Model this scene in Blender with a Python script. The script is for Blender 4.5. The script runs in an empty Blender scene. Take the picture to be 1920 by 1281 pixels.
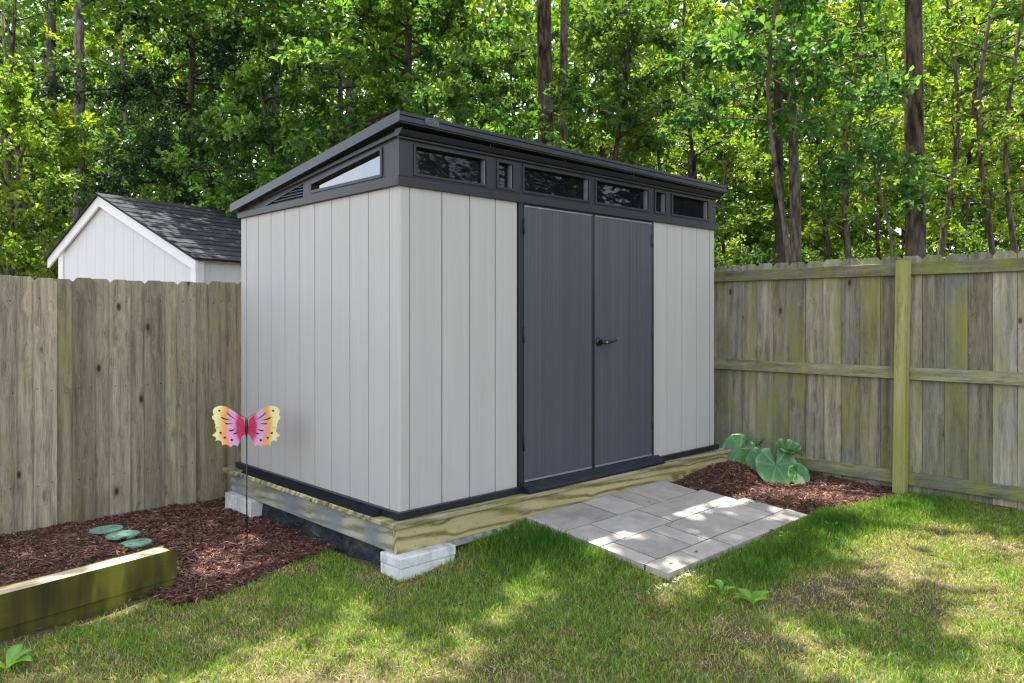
import bpy, math, random
import numpy as np
from mathutils import Vector, Matrix
rng = np.random.default_rng(7); random.seed(7)
sc = bpy.context.scene
COL = sc.collection
R = math.radians

# ------------------------------------------------------------------ camera, sky, sun, exposure
CAM = Vector((-2.536, -3.567, 1.45))
cd = bpy.data.cameras.new('camera'); cam = bpy.data.objects.new('camera', cd); COL.objects.link(cam)
cam.location = CAM; cam.rotation_euler = (R(90), 0, -math.atan2(.6918, .7221))
cd.sensor_width = 36; cd.lens = 27; cd.shift_y = -48.5/1920; cd.clip_end = 1500; cd.clip_start = .05
sc.camera = cam
SUN = Vector((.10, .215, 1)).normalized()
w = bpy.data.worlds.new('World'); sc.world = w; w.use_nodes = True
sky = w.node_tree.nodes.new('ShaderNodeTexSky'); sky.sky_type = 'NISHITA'; sky.sun_disc = False
sky.sun_elevation = math.asin(SUN.z); sky.sun_rotation = math.atan2(SUN.x, SUN.y)
sky.air_density = 1.0; sky.dust_density = 2.0; sky.ozone_density = 1.0
bg = w.node_tree.nodes['Background']; bg.inputs['Strength'].default_value = .15
# broken white cloud: a whiter, slightly brighter sky where the noise is high
wn = w.node_tree.nodes; wl = w.node_tree.links
tcw = wn.new('ShaderNodeTexCoord'); cn = wn.new('ShaderNodeTexNoise'); cn.inputs['Scale'].default_value = 2.2; cn.inputs['Detail'].default_value = 6; cn.inputs['Roughness'].default_value = .6
wl.new(tcw.outputs['Generated'], cn.inputs['Vector'])
cr = wn.new('ShaderNodeValToRGB'); cr.color_ramp.elements[0].position = .36; cr.color_ramp.elements[1].position = .58; wl.new(cn.outputs['Fac'], cr.inputs[0])
hs = wn.new('ShaderNodeHueSaturation'); hs.inputs['Saturation'].default_value = .30; hs.inputs['Value'].default_value = 1.35; wl.new(sky.outputs[0], hs.inputs['Color'])
mxw = wn.new('ShaderNodeMix'); mxw.data_type = 'RGBA'; wl.new(cr.outputs[0], mxw.inputs[0]); wl.new(sky.outputs[0], mxw.inputs[6]); wl.new(hs.outputs[0], mxw.inputs[7])
wl.new(mxw.outputs[2], bg.inputs['Color'])
sl = bpy.data.lights.new('sun', 'SUN'); sl.energy = 4.5; sl.angle = R(.6); sl.color = (1, .95, .86)
so = bpy.data.objects.new('sun', sl); COL.objects.link(so)
so.rotation_euler = SUN.to_track_quat('Z', 'Y').to_euler(); so.location = (0, 0, 30)
sc.view_settings.view_transform = 'Standard'; sc.view_settings.look = 'None'
sc.view_settings.exposure = 1.68; sc.view_settings.gamma = 1; sc.view_settings.use_curve_mapping = False
sc.render.engine = 'CYCLES'
cy = sc.cycles; cy.max_bounces = 7; cy.diffuse_bounces = 4; cy.glossy_bounces = 3; cy.transmission_bounces = 4
cy.transparent_max_bounces = 4; cy.use_denoising = True; cy.denoising_prefilter = 'NONE'; cy.use_adaptive_sampling = False; cy.pixel_filter_type = 'BLACKMAN_HARRIS'; cy.filter_width = 1.3; cy.sample_clamp_indirect = 6

# ------------------------------------------------------------------ material helpers
class NT:
    def __init__(s, name, rough=.6, spec=.4):
        s.m = bpy.data.materials.new(name); s.m.use_nodes = True; s.t = s.m.node_tree; s.n = s.t.nodes
        s.b = s.n['Principled BSDF']; s.b.inputs['Roughness'].default_value = rough
        s.b.inputs['Specular IOR Level'].default_value = spec
        s.tc = s.n.new('ShaderNodeTexCoord'); s.obj = s.tc.outputs['Object']
    def l(s, a, b): s.t.links.new(a, b); return b
    def new(s, k, **kw):
        x = s.n.new(k)
        for a, v in kw.items(): setattr(x, a, v)
        return x
    def setin(s, x, i, v):
        if v is None: return
        if hasattr(v, 'is_linked') or isinstance(v, bpy.types.NodeSocket): s.t.links.new(v, x.inputs[i])
        else: x.inputs[i].default_value = v
    def math(s, op, a, b=None, c=None, clamp=False):
        x = s.new('ShaderNodeMath', operation=op, use_clamp=clamp)
        s.setin(x, 0, a); s.setin(x, 1, b); s.setin(x, 2, c); return x.outputs[0]
    def vmath(s, op, a, b=None):
        x = s.new('ShaderNodeVectorMath', operation=op); s.setin(x, 0, a); s.setin(x, 1, b); return x.outputs[0]
    def attr(s, name, out='Fac'):
        x = s.new('ShaderNodeAttribute', attribute_name=name); return x.outputs[out]
    def scale(s, v, xyz): return s.vmath('MULTIPLY', v, xyz)
    def noise(s, v, scale=1, detail=3, rough=.55, dist=0):
        x = s.new('ShaderNodeTexNoise'); s.setin(x, 'Vector', v); x.inputs['Scale'].default_value = scale
        x.inputs['Detail'].default_value = detail; x.inputs['Roughness'].default_value = rough
        x.inputs['Distortion'].default_value = dist; return x.outputs['Fac']
    def vor(s, v, scale=1, feature='F1'):
        x = s.new('ShaderNodeTexVoronoi', feature=feature); s.setin(x, 'Vector', v); x.inputs['Scale'].default_value = scale
        return x
    def ramp(s, f, stops):
        x = s.new('ShaderNodeValToRGB'); s.setin(x, 0, f); e = x.color_ramp.elements
        while len(e) < len(stops): e.new(.5)
        for i, (p, c) in enumerate(stops):
            e[i].position = p
            e[i].color = (c, c, c, 1) if isinstance(c, (int, float)) else (*c, 1)
        return x.outputs[0]
    def mix(s, f, a, b, blend='MIX'):
        x = s.new('ShaderNodeMix', data_type='RGBA', blend_type=blend)
        s.setin(x, 0, f); s.setin(x, 6, (*a, 1) if isinstance(a, tuple) else a); s.setin(x, 7, (*b, 1) if isinstance(b, tuple) else b)
        return x.outputs[2]
    def base(s, c): s.setin(s.b, 'Base Color', (*c, 1) if isinstance(c, tuple) else c)
    def bump(s, h, strength=.3, dist=.01):
        x = s.new('ShaderNodeBump'); x.inputs['Strength'].default_value = strength; x.inputs['Distance'].default_value = dist
        s.setin(x, 'Height', h); s.t.links.new(x.outputs[0], s.b.inputs['Normal']); return x
    def rough(s, f): s.setin(s.b, 'Roughness', f)

def wood(name, c1, c2, c3, algae=.0, algae_col=(.26, .27, .03), axis='z', knots=.5, ringy=0., dirt=.3, blue=0., contrast=1., rough=.8):
    """weathered board: grain along axis, per-board offset from the attribute rnd"""
    m = NT(name, rough, .25)
    rnd = m.attr('rnd')
    off = m.new('ShaderNodeCombineXYZ')
    m.setin(off, 0, m.math('MULTIPLY', rnd, 37.)); m.setin(off, 1, m.math('MULTIPLY', rnd, 11.)); m.setin(off, 2, m.math('MULTIPLY', rnd, 23.))
    p = m.vmath('ADD', m.obj, off.outputs[0])
    st = {'z': (1, 1, .05), 'x': (.10, 1, 1), 'y': (1, .08, 1)}[axis]
    kst = {'z': (8.5, 8.5, 4.2), 'x': (4.2, 8.5, 8.5), 'y': (8.5, 4.2, 8.5)}[axis]
    kv = m.vor(m.scale(p, kst)); kd = kv.outputs['Distance']
    near = m.ramp(kd, [(0, 1.), (.42, 0.)])
    q = m.scale(p, st)
    warp = m.noise(q, 5, 2)
    q2 = m.vmath('ADD', m.scale(q, (1, 1, 1)), None)
    addv = m.new('ShaderNodeCombineXYZ'); k = m.math('ADD', m.math('MULTIPLY', near, .016), m.math('MULTIPLY', warp, .012 + .09*ringy))
    for i in range(3): m.setin(addv, i, k)
    q2 = m.vmath('ADD', q, addv.outputs[0])
    fine = m.noise(q2, 170, 5, .8)
    mid = m.noise(q2, 26, 3, .6)
    ring = m.new('ShaderNodeTexWave', wave_type='BANDS', bands_direction='DIAGONAL'); m.setin(ring, 'Vector', q2)
    ring.inputs['Scale'].default_value = 8; ring.inputs['Distortion'].default_value = 2; ring.inputs['Detail'].default_value = 2
    g = m.math('ADD', m.math('MULTIPLY', fine, .55), m.math('MULTIPLY', mid, .40 - .15*ringy))
    g = m.math('ADD', g, m.math('MULTIPLY', ring.outputs['Fac'], .05 + .30*ringy))
    s_ = .115/contrast
    col = m.ramp(g, [(.5 - s_, c3), (.5, c2), (.5 + s_, c1)])
    crack = m.ramp(m.noise(m.scale(q2, (1, 1, .5)), 190, 3, .6), [(.30, .42), (.39, 0.)]); col = m.mix(crack, col, c3 if False else tuple(v*.45 for v in c3))
    tone = m.ramp(rnd, [(0, .60), (.5, 1.), (1, 1.28)])
    col = m.mix(1., col, tone, 'MULTIPLY')
    if blue: col = m.mix(m.math('MULTIPLY', m.ramp(m.noise(m.scale(p, (2.5, 2.5, .7)), 1.3, 3), [(.45, 0.), (.65, 1.)]), blue), col, (.20, .22, .235))
    if algae:
        a = m.noise(m.scale(p, (2.2, 2.2, .9)), 1.4, 4, .6)
        a = m.math('ADD', a, m.math('MULTIPLY', m.math('SUBTRACT', fine, .5), .35))
        a = m.ramp(a, [(.62 - .26*algae, 0.), (.80 - .18*algae, 1.)])
        col = m.mix(m.math('MULTIPLY', a, min(.9, .5 + .4*algae)), col, algae_col)
    d = m.noise(m.scale(p, (1.5, 1.5, 1.)), 2.2, 4, .6)
    col = m.mix(m.math('MULTIPLY', m.ramp(d, [(.5, 0.), (.75, 1.)]), dirt), col, (.07, .065, .05))
    ksel = m.math('GREATER_THAN', m.new_sep(kv.outputs['Color']), 1 - knots)
    kn = m.math('MULTIPLY', m.ramp(kd, [(.08, 1.), (.16, 0.)]), ksel)
    halo = m.math('MULTIPLY', m.math('MULTIPLY', m.ramp(kd, [(.1, 1.), (.34, 0.)]), ksel), .35)
    col = m.mix(halo, col, (.10, .08, .05)); col = m.mix(m.math('MULTIPLY', kn, .9), col, (.028, .02, .014))
    m.base(col); m.bump(m.math('SUBTRACT', g, m.math('MULTIPLY', kn, .6)), .45, .004)
    return m.m
def _sep(s, c):
    x = s.new('ShaderNodeSeparateColor'); s.setin(x, 0, c); return x.outputs[0]
NT.new_sep = _sep

M = {}
def plain(name, c, rough=.6, spec=.4, var=.12, vs=8, bump=0, metal=0):
    m = NT(name, rough, spec)
    n = m.noise(m.obj, vs, 5, .6)
    m.base(m.mix(m.ramp(n, [(.3, 0.), (.7, 1.)]), tuple(x*(1-var) for x in c), tuple(x*(1+var) for x in c)))
    m.b.inputs['Metallic'].default_value = metal
    if bump: m.bump(m.noise(m.obj, vs*12, 3), bump, .002)
    M[name] = m.m; return m

def streak(name, c, rough, spec=.4, amt=.1, hi=(90, 90, 1.2), bump=.15, dirt=.0, dirtcol=(.2, .2, .12), grad=None):
    m = NT(name, rough, spec); rnd = m.attr('rnd')
    off = m.new('ShaderNodeCombineXYZ'); m.setin(off, 0, m.math('MULTIPLY', rnd, 9.)); m.setin(off, 1, m.math('MULTIPLY', rnd, 5.)); m.setin(off, 2, rnd)
    p = m.vmath('ADD', m.obj, off.outputs[0])
    a = m.noise(m.scale(p, hi), 1, 3, .6); b = m.noise(m.scale(p, (hi[0]*.12, hi[1]*.12, .5)), 1, 3, .6)
    c_ = m.noise(m.scale(p, (60, 60, 130)), 1, 2, .5)
    f = m.math('ADD', m.math('MULTIPLY', a, .5), m.math('ADD', m.math('MULTIPLY', b, .35), m.math('MULTIPLY', c_, .15)))
    col = m.mix(m.ramp(f, [(.36, 0.), (.64, 1.)]), tuple(x*(1-amt) for x in c), tuple(min(1, x*(1+amt)) for x in c))
    if dirt:
        d = m.noise(m.scale(p, (7, 7, .8)), 1, 4, .65)
        col = m.mix(m.math('MULTIPLY', m.ramp(d, [(.5, 0.), (.8, 1.)]), dirt), col, dirtcol)
    m.base(col); m.bump(a, bump, .002); M[name] = m.m

streak('siding', (.445, .432, .405), .55, .35, .05, dirt=.14, dirtcol=(.36, .36, .27))
streak('door_plastic', (.071, .076, .089), .5, .4, .16, hi=(110, 110, .6), bump=.15, dirt=.1, dirtcol=(.06, .06, .05))
streak('dark_plastic', (.017, .020, .026), .42, .4, .18, hi=(50, 50, 2), bump=.12, dirt=.25, dirtcol=(.036, .036, .036))
streak('roof_plastic', (.021, .026, .036), .40, .45, .15, hi=(9, 9, 9), bump=.1, dirt=.25, dirtcol=(.045, .045, .045))
plain('black_plastic', (.010, .012, .02), .38, .5, .3, 20, .1)
plain('groove', (.10, .10, .095), .9, .1)
m = NT('window_glass', .03, .5); m.base((.006, .008, .01)); m.b.inputs['IOR'].default_value = 1.33
m.bump(m.noise(m.scale(m.obj, (3, 3, 6)), 1.2, 2), .12, .03); M['glass'] = m.m
m = NT('side_window_glass', .04, .5); m.base((.01, .012, .016)); m.b.inputs['IOR'].default_value = 2.6
m.bump(m.noise(m.scale(m.obj, (3, 3, 6)), 1.2, 2), .06, .02); M['glass_side'] = m.m
plain('metal_dark', (.03, .035, .03), .35, .6, .2, 30, 0, .6)
plain('metal_grey', (.35, .35, .36), .35, .5, .1, 30, 0, .9)
plain('white_paint', (.72, .73, .74), .55, .35, .04, 5, .05)
streak('white_siding', (.60, .61, .62), .6, .3, .03, hi=(40, 40, 1.5), bump=.08)
M['fence_a'] = wood('fence_weathered', (.47, .405, .285), (.32, .272, .185), (.155, .13, .085), algae=.22, knots=.34, dirt=.3, blue=.12, contrast=.95)
M['fence_b'] = wood('fence_mossy', (.45, .41, .30), (.30, .275, .195), (.14, .13, .09), algae=.55, knots=.34, dirt=.38, blue=.35, contrast=1.0)
M['rail'] = wood('fence_rail', (.36, .35, .22), (.24, .235, .13), (.13, .125, .07), algae=.55, axis='y', knots=.12, dirt=.35, blue=.25)
M['post'] = wood('fence_post', (.42, .41, .20), (.31, .305, .12), (.18, .175, .07), algae=.9, knots=.12, dirt=.15, algae_col=(.30, .31, .075))
M['deck'] = wood('deck_board', (.46, .41, .25), (.31, .28, .145), (.18, .15, .08), algae=.2, axis='x', knots=.2, ringy=.7, dirt=.25, contrast=.9)
M['rim_front'] = wood('rim_board', (.50, .42, .22), (.36, .30, .125), (.19, .145, .06), algae=.25, axis='x', knots=.12, ringy=1., dirt=.12, algae_col=(.30, .29, .08))
M['rim_side'] = wood('rim_side', (.38, .36, .25), (.26, .245, .16), (.13, .12, .085), algae=.25, axis='y', knots=.1, ringy=.6, dirt=.3, blue=.9)
def timber():
    m = NT('mossy_timber', .85, .2)
    g = m.noise(m.scale(m.obj, (2, 60, 60)), 1, 4, .6)
    top = m.ramp(g, [(.3, (.34, .26, .16)), (.6, (.56, .47, .32))])
    a = m.noise(m.scale(m.obj, (7, 3, 1.5)), 1, 3, .5)
    side = m.ramp(a, [(.34, (.04, .034, .016)), (.5, (.115, .11, .018)), (.64, (.25, .24, .03))])
    side = m.mix(.3, side, m.ramp(g, [(.35, .03), (.65, .2)]), 'MULTIPLY')
    gm = m.new('ShaderNodeNewGeometry'); sp = m.new('ShaderNodeSeparateXYZ'); m.setin(sp, 0, gm.outputs['Normal'])
    f = m.ramp(sp.outputs[2], [(.45, 0.), (.8, 1.)])
    m.base(m.mix(f, side, top)); m.bump(g, .4, .004); return m.m
M['timber'] = timber()
def concrete():
    m = NT('painted_concrete', .85, .25)
    n = m.noise(m.obj, 14, 6, .7); v = m.noise(m.scale(m.obj, (9, 9, 2.5)), 1, 5, .65)
    c = m.ramp(n, [(.3, (.42, .42, .38)), (.5, (.62, .62, .60)), (.7, (.72, .72, .71))])
    c = m.mix(m.ramp(v, [(.54, 0.), (.68, .7)]), c, (.26, .26, .18))
    m.base(c); m.bump(m.noise(m.obj, 60, 5, .7), .5, .004); return m.m
M['concrete'] = concrete()
def paver():
    m = NT('paver_stone', .8, .3); rnd = m.attr('rnd')
    n = m.noise(m.obj, 5, 6, .65); f = m.noise(m.obj, 130, 4, .7)
    c = m.ramp(m.math('ADD', m.math('MULTIPLY', n, .7), m.math('MULTIPLY', f, .3)), [(.35, (.31, .278, .246)), (.5, (.40, .367, .333)), (.66, (.475, .44, .405))])
    c = m.mix(1., c, m.ramp(rnd, [(0, (.86, .85, .85)), (.5, (1., .97, .93)), (1, (1.06, 1.04, 1.05))]), 'MULTIPLY')
    st = m.noise(m.scale(m.obj, (4, 4, 1)), 1.1, 3, .55)
    c = m.mix(m.ramp(st, [(.56, 0.), (.74, .5)]), c, (.16, .14, .11))
    sp = m.new('ShaderNodeSeparateXYZ'); m.setin(sp, 0, m.obj)
    edge = m.math('MULTIPLY', m.ramp(m.math('ADD', sp.outputs[1], m.math('MULTIPLY', n, .18)), [(.0, 0.), (.12, 1.)]), .45)   # green staining next to the deck
    m.base(c); m.bump(m.math('ADD', f, n), .35, .003); return m.m
M['paver'] = paver(); plain('joint', (.03, .027, .022), .95, .1)
def soil():
    m = NT('soil_and_forest_floor', .95, .1)
    n = m.noise(m.obj, 3.5, 6, .7); f = m.noise(m.obj, 60, 5, .7)
    c = m.ramp(m.math('ADD', m.math('MULTIPLY', n, .5), m.math('MULTIPLY', f, .5)), [(.35, (.045, .035, .02)), (.5, (.13, .10, .06)), (.66, (.24, .19, .12))])
    m.base(c); m.bump(f, .8, .02); return m.m
M['soil'] = soil()
def colmat(name, rough=.7, spec=.2, transl=0., tcol=1.6, bump=False):
    m = NT(name, rough, spec); c = m.attr('col', 'Color'); m.base(c)
    if transl:
        tr = m.new('ShaderNodeBsdfTranslucent'); g = m.mix(1., c, (tcol*1.08, tcol*1.05, tcol*.35), 'MULTIPLY'); m.setin(tr, 'Color', g)
        mx = m.new('ShaderNodeMixShader'); mx.inputs[0].default_value = transl
        m.l(m.b.outputs[0], mx.inputs[1]); m.l(tr.outputs[0], mx.inputs[2])
        m.l(mx.outputs[0], m.n['Material Output'].inputs['Surface'])
    M[name] = m.m; return m
colmat('leaf', .42, .45, .42, 2.0); colmat('grass_blade', .6, .25, .35, 1.7); colmat('bark_chip', .75, .25)
colmat('needle', .6, .3, .25, 1.5)
def bark(name, c1, c2, sc_=1.):
    m = NT(name, .95, .1)
    v = m.vor(m.vmath('ADD', m.scale(m.obj, (16*sc_, 16*sc_, 4*sc_)), m.scale(m.obj, (0, 0, 0))), 1)
    n = m.noise(m.scale(m.obj, (22, 22, 4)), 1, 5, .7)
    f = m.math('ADD', m.math('MULTIPLY', v.outputs['Distance'], -.45), m.math('ADD', n, .18))
    big = m.noise(m.obj, 1.5, 3)
    m.base(m.mix(m.ramp(big, [(.4, 0.), (.7, .5)]), m.ramp(f, [(.36, c2), (.54, c1)]), (.22, .2, .17)))
    m.bump(f, 1., .03); return m.m
M['bark_pine'] = bark('bark_pine', (.155, .105, .075), (.022, .015, .012))
M['bark_grey'] = bark('bark_grey', (.21, .18, .15), (.06, .05, .042), 1.5)
M['bark_dark'] = bark('bark_dark', (.075, .058, .045), (.018, .014, .012), 1.5)
def shingle():
    m = NT('asphalt_shingle', .9, .2); rnd = m.attr('rnd')
    n = m.noise(m.obj, 160, 4, .7); b = m.noise(m.obj, 3, 3)
    c = m.ramp(n, [(.35, (.020, .021, .024)), (.65, (.048, .050, .057))])
    c = m.mix(1., c, m.ramp(rnd, [(0, .65), (.5, 1.), (1, 1.35)]), 'MULTIPLY')
    c = m.mix(m.ramp(b, [(.5, 0.), (.8, .35)]), c, (.09, .09, .09)); m.base(c); m.bump(n, .5, .004); return m.m
M['shingle'] = shingle()
def fabric():
    m = NT('landscape_fabric', .5, .5)
    n = m.noise(m.scale(m.obj, (1, 1, 1.6)), 5, 5, .65, 1.5)
    m.base(m.ramp(n, [(.42, (.010, .014, .018)), (.62, (.03, .042, .052)), (.75, (.09, .10, .10))]))
    m.bump(n, .8, .03); return m.m
M['fabric'] = fabric()
plain('lid_green', (.125, .24, .18), .6, .35, .25, 40, .1)
plain('slot_dark', (.01, .015, .012), .8, .2)

# ------------------------------------------------------------------ object helpers
def tag(o, label=None, cat=None, group=None, kind=None):
    if label: o['label'] = label
    if cat: o['category'] = cat
    if group: o['group'] = group
    if kind: o['kind'] = kind
    return o
def empty(name, loc, label, cat, group=None):
    o = bpy.data.objects.new(name, None); COL.objects.link(o); o.location = loc; o.empty_display_size = .1
    tag(o, label, cat, group); return o
def wloc(o):
    v = Vector((0, 0, 0))
    while o is not None: v += Vector(o.location); o = o.parent
    return v
class MB:
    def __init__(s): s.v = []; s.f = []; s.r = []; s.mi = []; s.sm = []
    def add(s, vs, fs, rnd=None, mi=0, smooth=False):
        k = len(s.v); r = random.random() if rnd is None else rnd
        s.v += [tuple(x) for x in vs]; s.r += [r]*len(vs)
        for f in fs: s.f.append([i+k for i in f]); s.mi.append(mi); s.sm.append(smooth)
    def box(s, x0, x1, y0, y1, z0, z1, rnd=None, mi=0):
        vs = [(x, y, z) for z in (z0, z1) for y in (y0, y1) for x in (x0, x1)]
        s.add(vs, [(0, 2, 3, 1), (4, 5, 7, 6), (0, 1, 5, 4), (1, 3, 7, 5), (3, 2, 6, 7), (2, 0, 4, 6)], rnd, mi)
    def prism(s, pts, d, rnd=None, mi=0):
        """pts: 3D polygon, extruded by vector d"""
        n = len(pts); P = [Vector(p) for p in pts]; Q = [p + Vector(d) for p in P]
        nrm = Vector((0, 0, 0))
        for i in range(n): nrm += P[i].cross(P[(i+1) % n])
        if nrm.dot(Vector(d)) > 0: P, Q = P[::-1], Q[::-1]
        fs = [list(range(n)), [n+i for i in range(n)][::-1]] + [(i, n+i, n+(i+1) % n, (i+1) % n)[::-1] for i in range(n)]
        fs = [list(range(n)), list(range(2*n-1, n-1, -1))] + [[i, n+i, n+(i+1) % n, (i+1) % n] for i in range(n)]
        fs = [f[::-1] if k >= 2 else f for k, f in enumerate(fs)]
        s.add(P+Q, [list(f) for f in fs], rnd, mi)
    def tube(s, pts, rad, sides=8, rnd=None, mi=0, caps=True):
        pts = [Vector(p) for p in pts]; n = len(pts); vs = []; fs = []
        up = Vector((0, 0, 1)); a = None
        for i, p in enumerate(pts):
            t = (pts[min(i+1, n-1)] - pts[max(i-1, 0)]).normalized()
            if a is None:
                a = t.orthogonal().normalized()
            a = (a - t*a.dot(t)).normalized(); b = t.cross(a)
            r = rad[i] if hasattr(rad, '__len__') else rad
            for j in range(sides):
                th = 2*math.pi*j/sides; vs.append(p + (a*math.cos(th) + b*math.sin(th))*r)
        for i in range(n-1):
            for j in range(sides):
                j2 = (j+1) % sides; fs.append((i*sides+j, i*sides+j2, (i+1)*sides+j2, (i+1)*sides+j))
        if caps: fs.append(tuple(range(sides))[::-1]); fs.append(tuple((n-1)*sides+j for j in range(sides)))
        s.add(vs, fs, rnd, mi, True)
    def build(s, name, mats, parent=None, bevel=0, seg=2, solid=0):
        base = wloc(parent) if parent is not None else Vector((0, 0, 0))
        if parent is None and s.v:
            A = np.array(s.v); base = Vector(((A[:, 0].min()+A[:, 0].max())/2, (A[:, 1].min()+A[:, 1].max())/2, A[:, 2].min()))
        me = bpy.data.meshes.new(name)
        me.from_pydata([(v[0]-base.x, v[1]-base.y, v[2]-base.z) for v in s.v], [], s.f)
        for mt in (mats if isinstance(mats, (list, tuple)) else [mats]): me.materials.append(mt)
        me.polygons.foreach_set('material_index', s.mi); me.polygons.foreach_set('use_smooth', s.sm)
        a = me.attributes.new('rnd', 'FLOAT', 'POINT'); a.data.foreach_set('value', s.r)
        me.update()
        o = bpy.data.objects.new(name, me); COL.objects.link(o)
        if parent is not None: o.parent = parent
        else: o.location = base
        if solid: md = o.modifiers.new('s', 'SOLIDIFY'); md.thickness = solid; md.offset = 0
        if bevel:
            md = o.modifiers.new('b', 'BEVEL'); md.width = bevel; md.segments = seg; md.limit_method = 'ANGLE'; md.angle_limit = R(40)
        return o
def fast_mesh(name, V, F, col, matr, parent=None, loc=None, smooth=False):
    """V (N,3) world, F (M,k) uniform polygon size, col (N,3)"""
    base = np.array(wloc(parent) if parent is not None else (loc or (0, 0, 0)))
    me = bpy.data.meshes.new(name); k = F.shape[1]
    me.vertices.add(len(V)); me.vertices.foreach_set('co', (V - base).astype(np.float32).ravel())
    me.loops.add(F.size); me.loops.foreach_set('vertex_index', F.astype(np.int32).ravel())
    me.polygons.add(len(F)); me.polygons.foreach_set('loop_start', np.arange(0, F.size, k, dtype=np.int32))
    try: me.polygons.foreach_set('loop_total', np.full(len(F), k, dtype=np.int32))
    except Exception: pass
    me.polygons.foreach_set('use_smooth', np.full(len(F), smooth))
    me.update(calc_edges=True)
    a = me.attributes.new('col', 'FLOAT_COLOR', 'POINT')
    a.data.foreach_set('color', np.concatenate([col, np.ones((len(V), 1))], 1).astype(np.float32).ravel())
    me.materials.append(matr)
    o = bpy.data.objects.new(name, me); COL.objects.link(o)
    if parent is not None: o.parent = parent
    else: o.location = base
    return o
def unit(a): return a/np.maximum(np.linalg.norm(a, axis=1, keepdims=True), 1e-9)
def inpoly(P, poly):
    x, y = P[:, 0], P[:, 1]; c = np.zeros(len(P), bool); n = len(poly)
    for i in range(n):
        x0, y0 = poly[i]; x1, y1 = poly[(i+1) % n]
        if y0 == y1: continue
        c ^= ((y0 > y) != (y1 > y)) & (x < (x1-x0)*(y-y0)/(y1-y0) + x0)
    return c

def vnoise(x, y, f, seed):
    r = np.random.default_rng(seed); G_ = r.random((64, 64)); x = x*f + 100; y = y*f + 100; i = np.floor(x).astype(int); j = np.floor(y).astype(int)
    u = x-i; v = y-j; u = u*u*(3-2*u); v = v*v*(3-2*v); g = lambda a, b: G_[a % 64, b % 64]
    return (g(i, j)*(1-u)+g(i+1, j)*u)*(1-v) + (g(i, j+1)*(1-u)+g(i+1, j+1)*u)*v
# ------------------------------------------------------------------ terrain
HP = np.array([(-1.4, 2.45, -.03), (.1, 2.45, -.03), (-.96, .70, -.055), (-1.4, .62, -.06), (-1.8, .52, -.05), (-1.6, .2, -.03), (-.1, -.2, .012), (.0, .6, .0), (.35, -.25, .03), (.6, -.12, .085), (.93, -.12, .12),
    (.8, -.6, .075), (.92, -1.19, .02), (1.7, -1.3, .03), (2.55, -1.2, .05), (2.45, -.12, .12), (2.8, -.5, .11), (3.1, -.12, .185), (3.4, -.1, .17), (3.8, -.3, .06), (3.5, -.45, .05), (3.25, -.7, .05), (3.9, .8, .08), (3.95, -1.3, .03), (3.95, -2.2, .03),
    (1, -2.5, .0), (-1, -1.5, -.02), (3, -3, .0), (5, 0, .0), (5, 5, 0), (-5, -5, 0), (8, -6, 0), (0, 5, 0), (-5, 3, 0), (1.6, -.6, .06), (1.5, 1, .0), (2.5, 1.5, .02), (.1, 1.8, 0.), (-2.6, 1, 0), (-.3, 1.2, -.01), (-1.2, 1.1, .02)])
def H(x, y):
    x = np.asarray(x, float); y = np.asarray(y, float); num = 0.; den = 1e-6
    for a, b, c in HP:
        wgt = 1/((x-a)**2 + (y-b)**2 + .02)**1.6; num = num + wgt*c; den = den + wgt
    h = num/den
    far = np.clip((np.hypot(x, y) - 7)/6, 0, 1)
    return h*(1-far) + .006*np.sin(7.3*x+1.1*np.sin(5*y)) * np.cos(6.1*y+x)
def hz(x, y): return float(H(x, y))
def axis(lo, hi, a, b, st):
    fine = np.arange(a, b+1e-6, st); l = -np.geomspace(.3, -(lo - a), 24)[::-1] + a; r = np.geomspace(.3, hi - b, 24) + b
    return np.concatenate([l, fine, r])
gx = axis(-400, 400, -3, 5, .05); gy = axis(-400, 400, -4, 3, .05)
GX, GY = np.meshgrid(gx, gy); Vg = np.stack([GX.ravel(), GY.ravel(), H(GX, GY).ravel()], 1)
nx, ny = len(gx), len(gy); I = np.arange(nx*ny).reshape(ny, nx)
Fg = np.stack([I[:-1, :-1].ravel(), I[:-1, 1:].ravel(), I[1:, 1:].ravel(), I[1:, :-1].ravel()], 1)
g = fast_mesh('ground', Vg, Fg, np.full((len(Vg), 3), .1), M['soil'], smooth=True); tag(g, kind='structure')
g['label'] = 'bare soil under the lawn and the forest floor beyond the fences'

# ------------------------------------------------------------------ the grey storage shed
WB, WT = .334, 2.185      # siding bottom / top
LX, LY = 3.30, 2.05
shed = empty('storage_shed', (1.65, 1.0, .30), 'pale grey plastic storage shed with charcoal double doors and slanted dark roof', 'shed')
def planks(mb, along, cuts, fixed, out, z0=WB, z1=WT, gap=.006, th=.012, rr=None):
    for a, b in zip(cuts[:-1], cuts[1:]):
        a2, b2 = a + gap/2, b - gap/2
        if along == 'x': mb.box(a2, b2, min(fixed, fixed+out*th), max(fixed, fixed+out*th), z0, z1)
        else: mb.box(min(fixed, fixed+out*th), max(fixed, fixed+out*th), a2, b2, z0, z1)
core = MB(); core.box(.02, LX-.02, .02, LY-.02, WB-.01, WT+.02, .5); core.build('wall_core', M['groove'], shed)
mb = MB(); planks(mb, 'x', [.073, .309, .525, .737, .930], .012, -1); mb.build('front_wall', M['siding'], shed, .004); mb = MB(); planks(mb, 'x', [2.400, 2.596, 2.805, 3.017, 3.221], .012, -1)
mb.build('front_wall', M['siding'], shed, .004)
mb = MB(); planks(mb, 'y', [.096, .311, .517, .730, .941, 1.139, 1.348, 1.554, 1.754, 1.951], .012, -1)
mb.build('side_wall', M['siding'], shed, .004)
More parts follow.
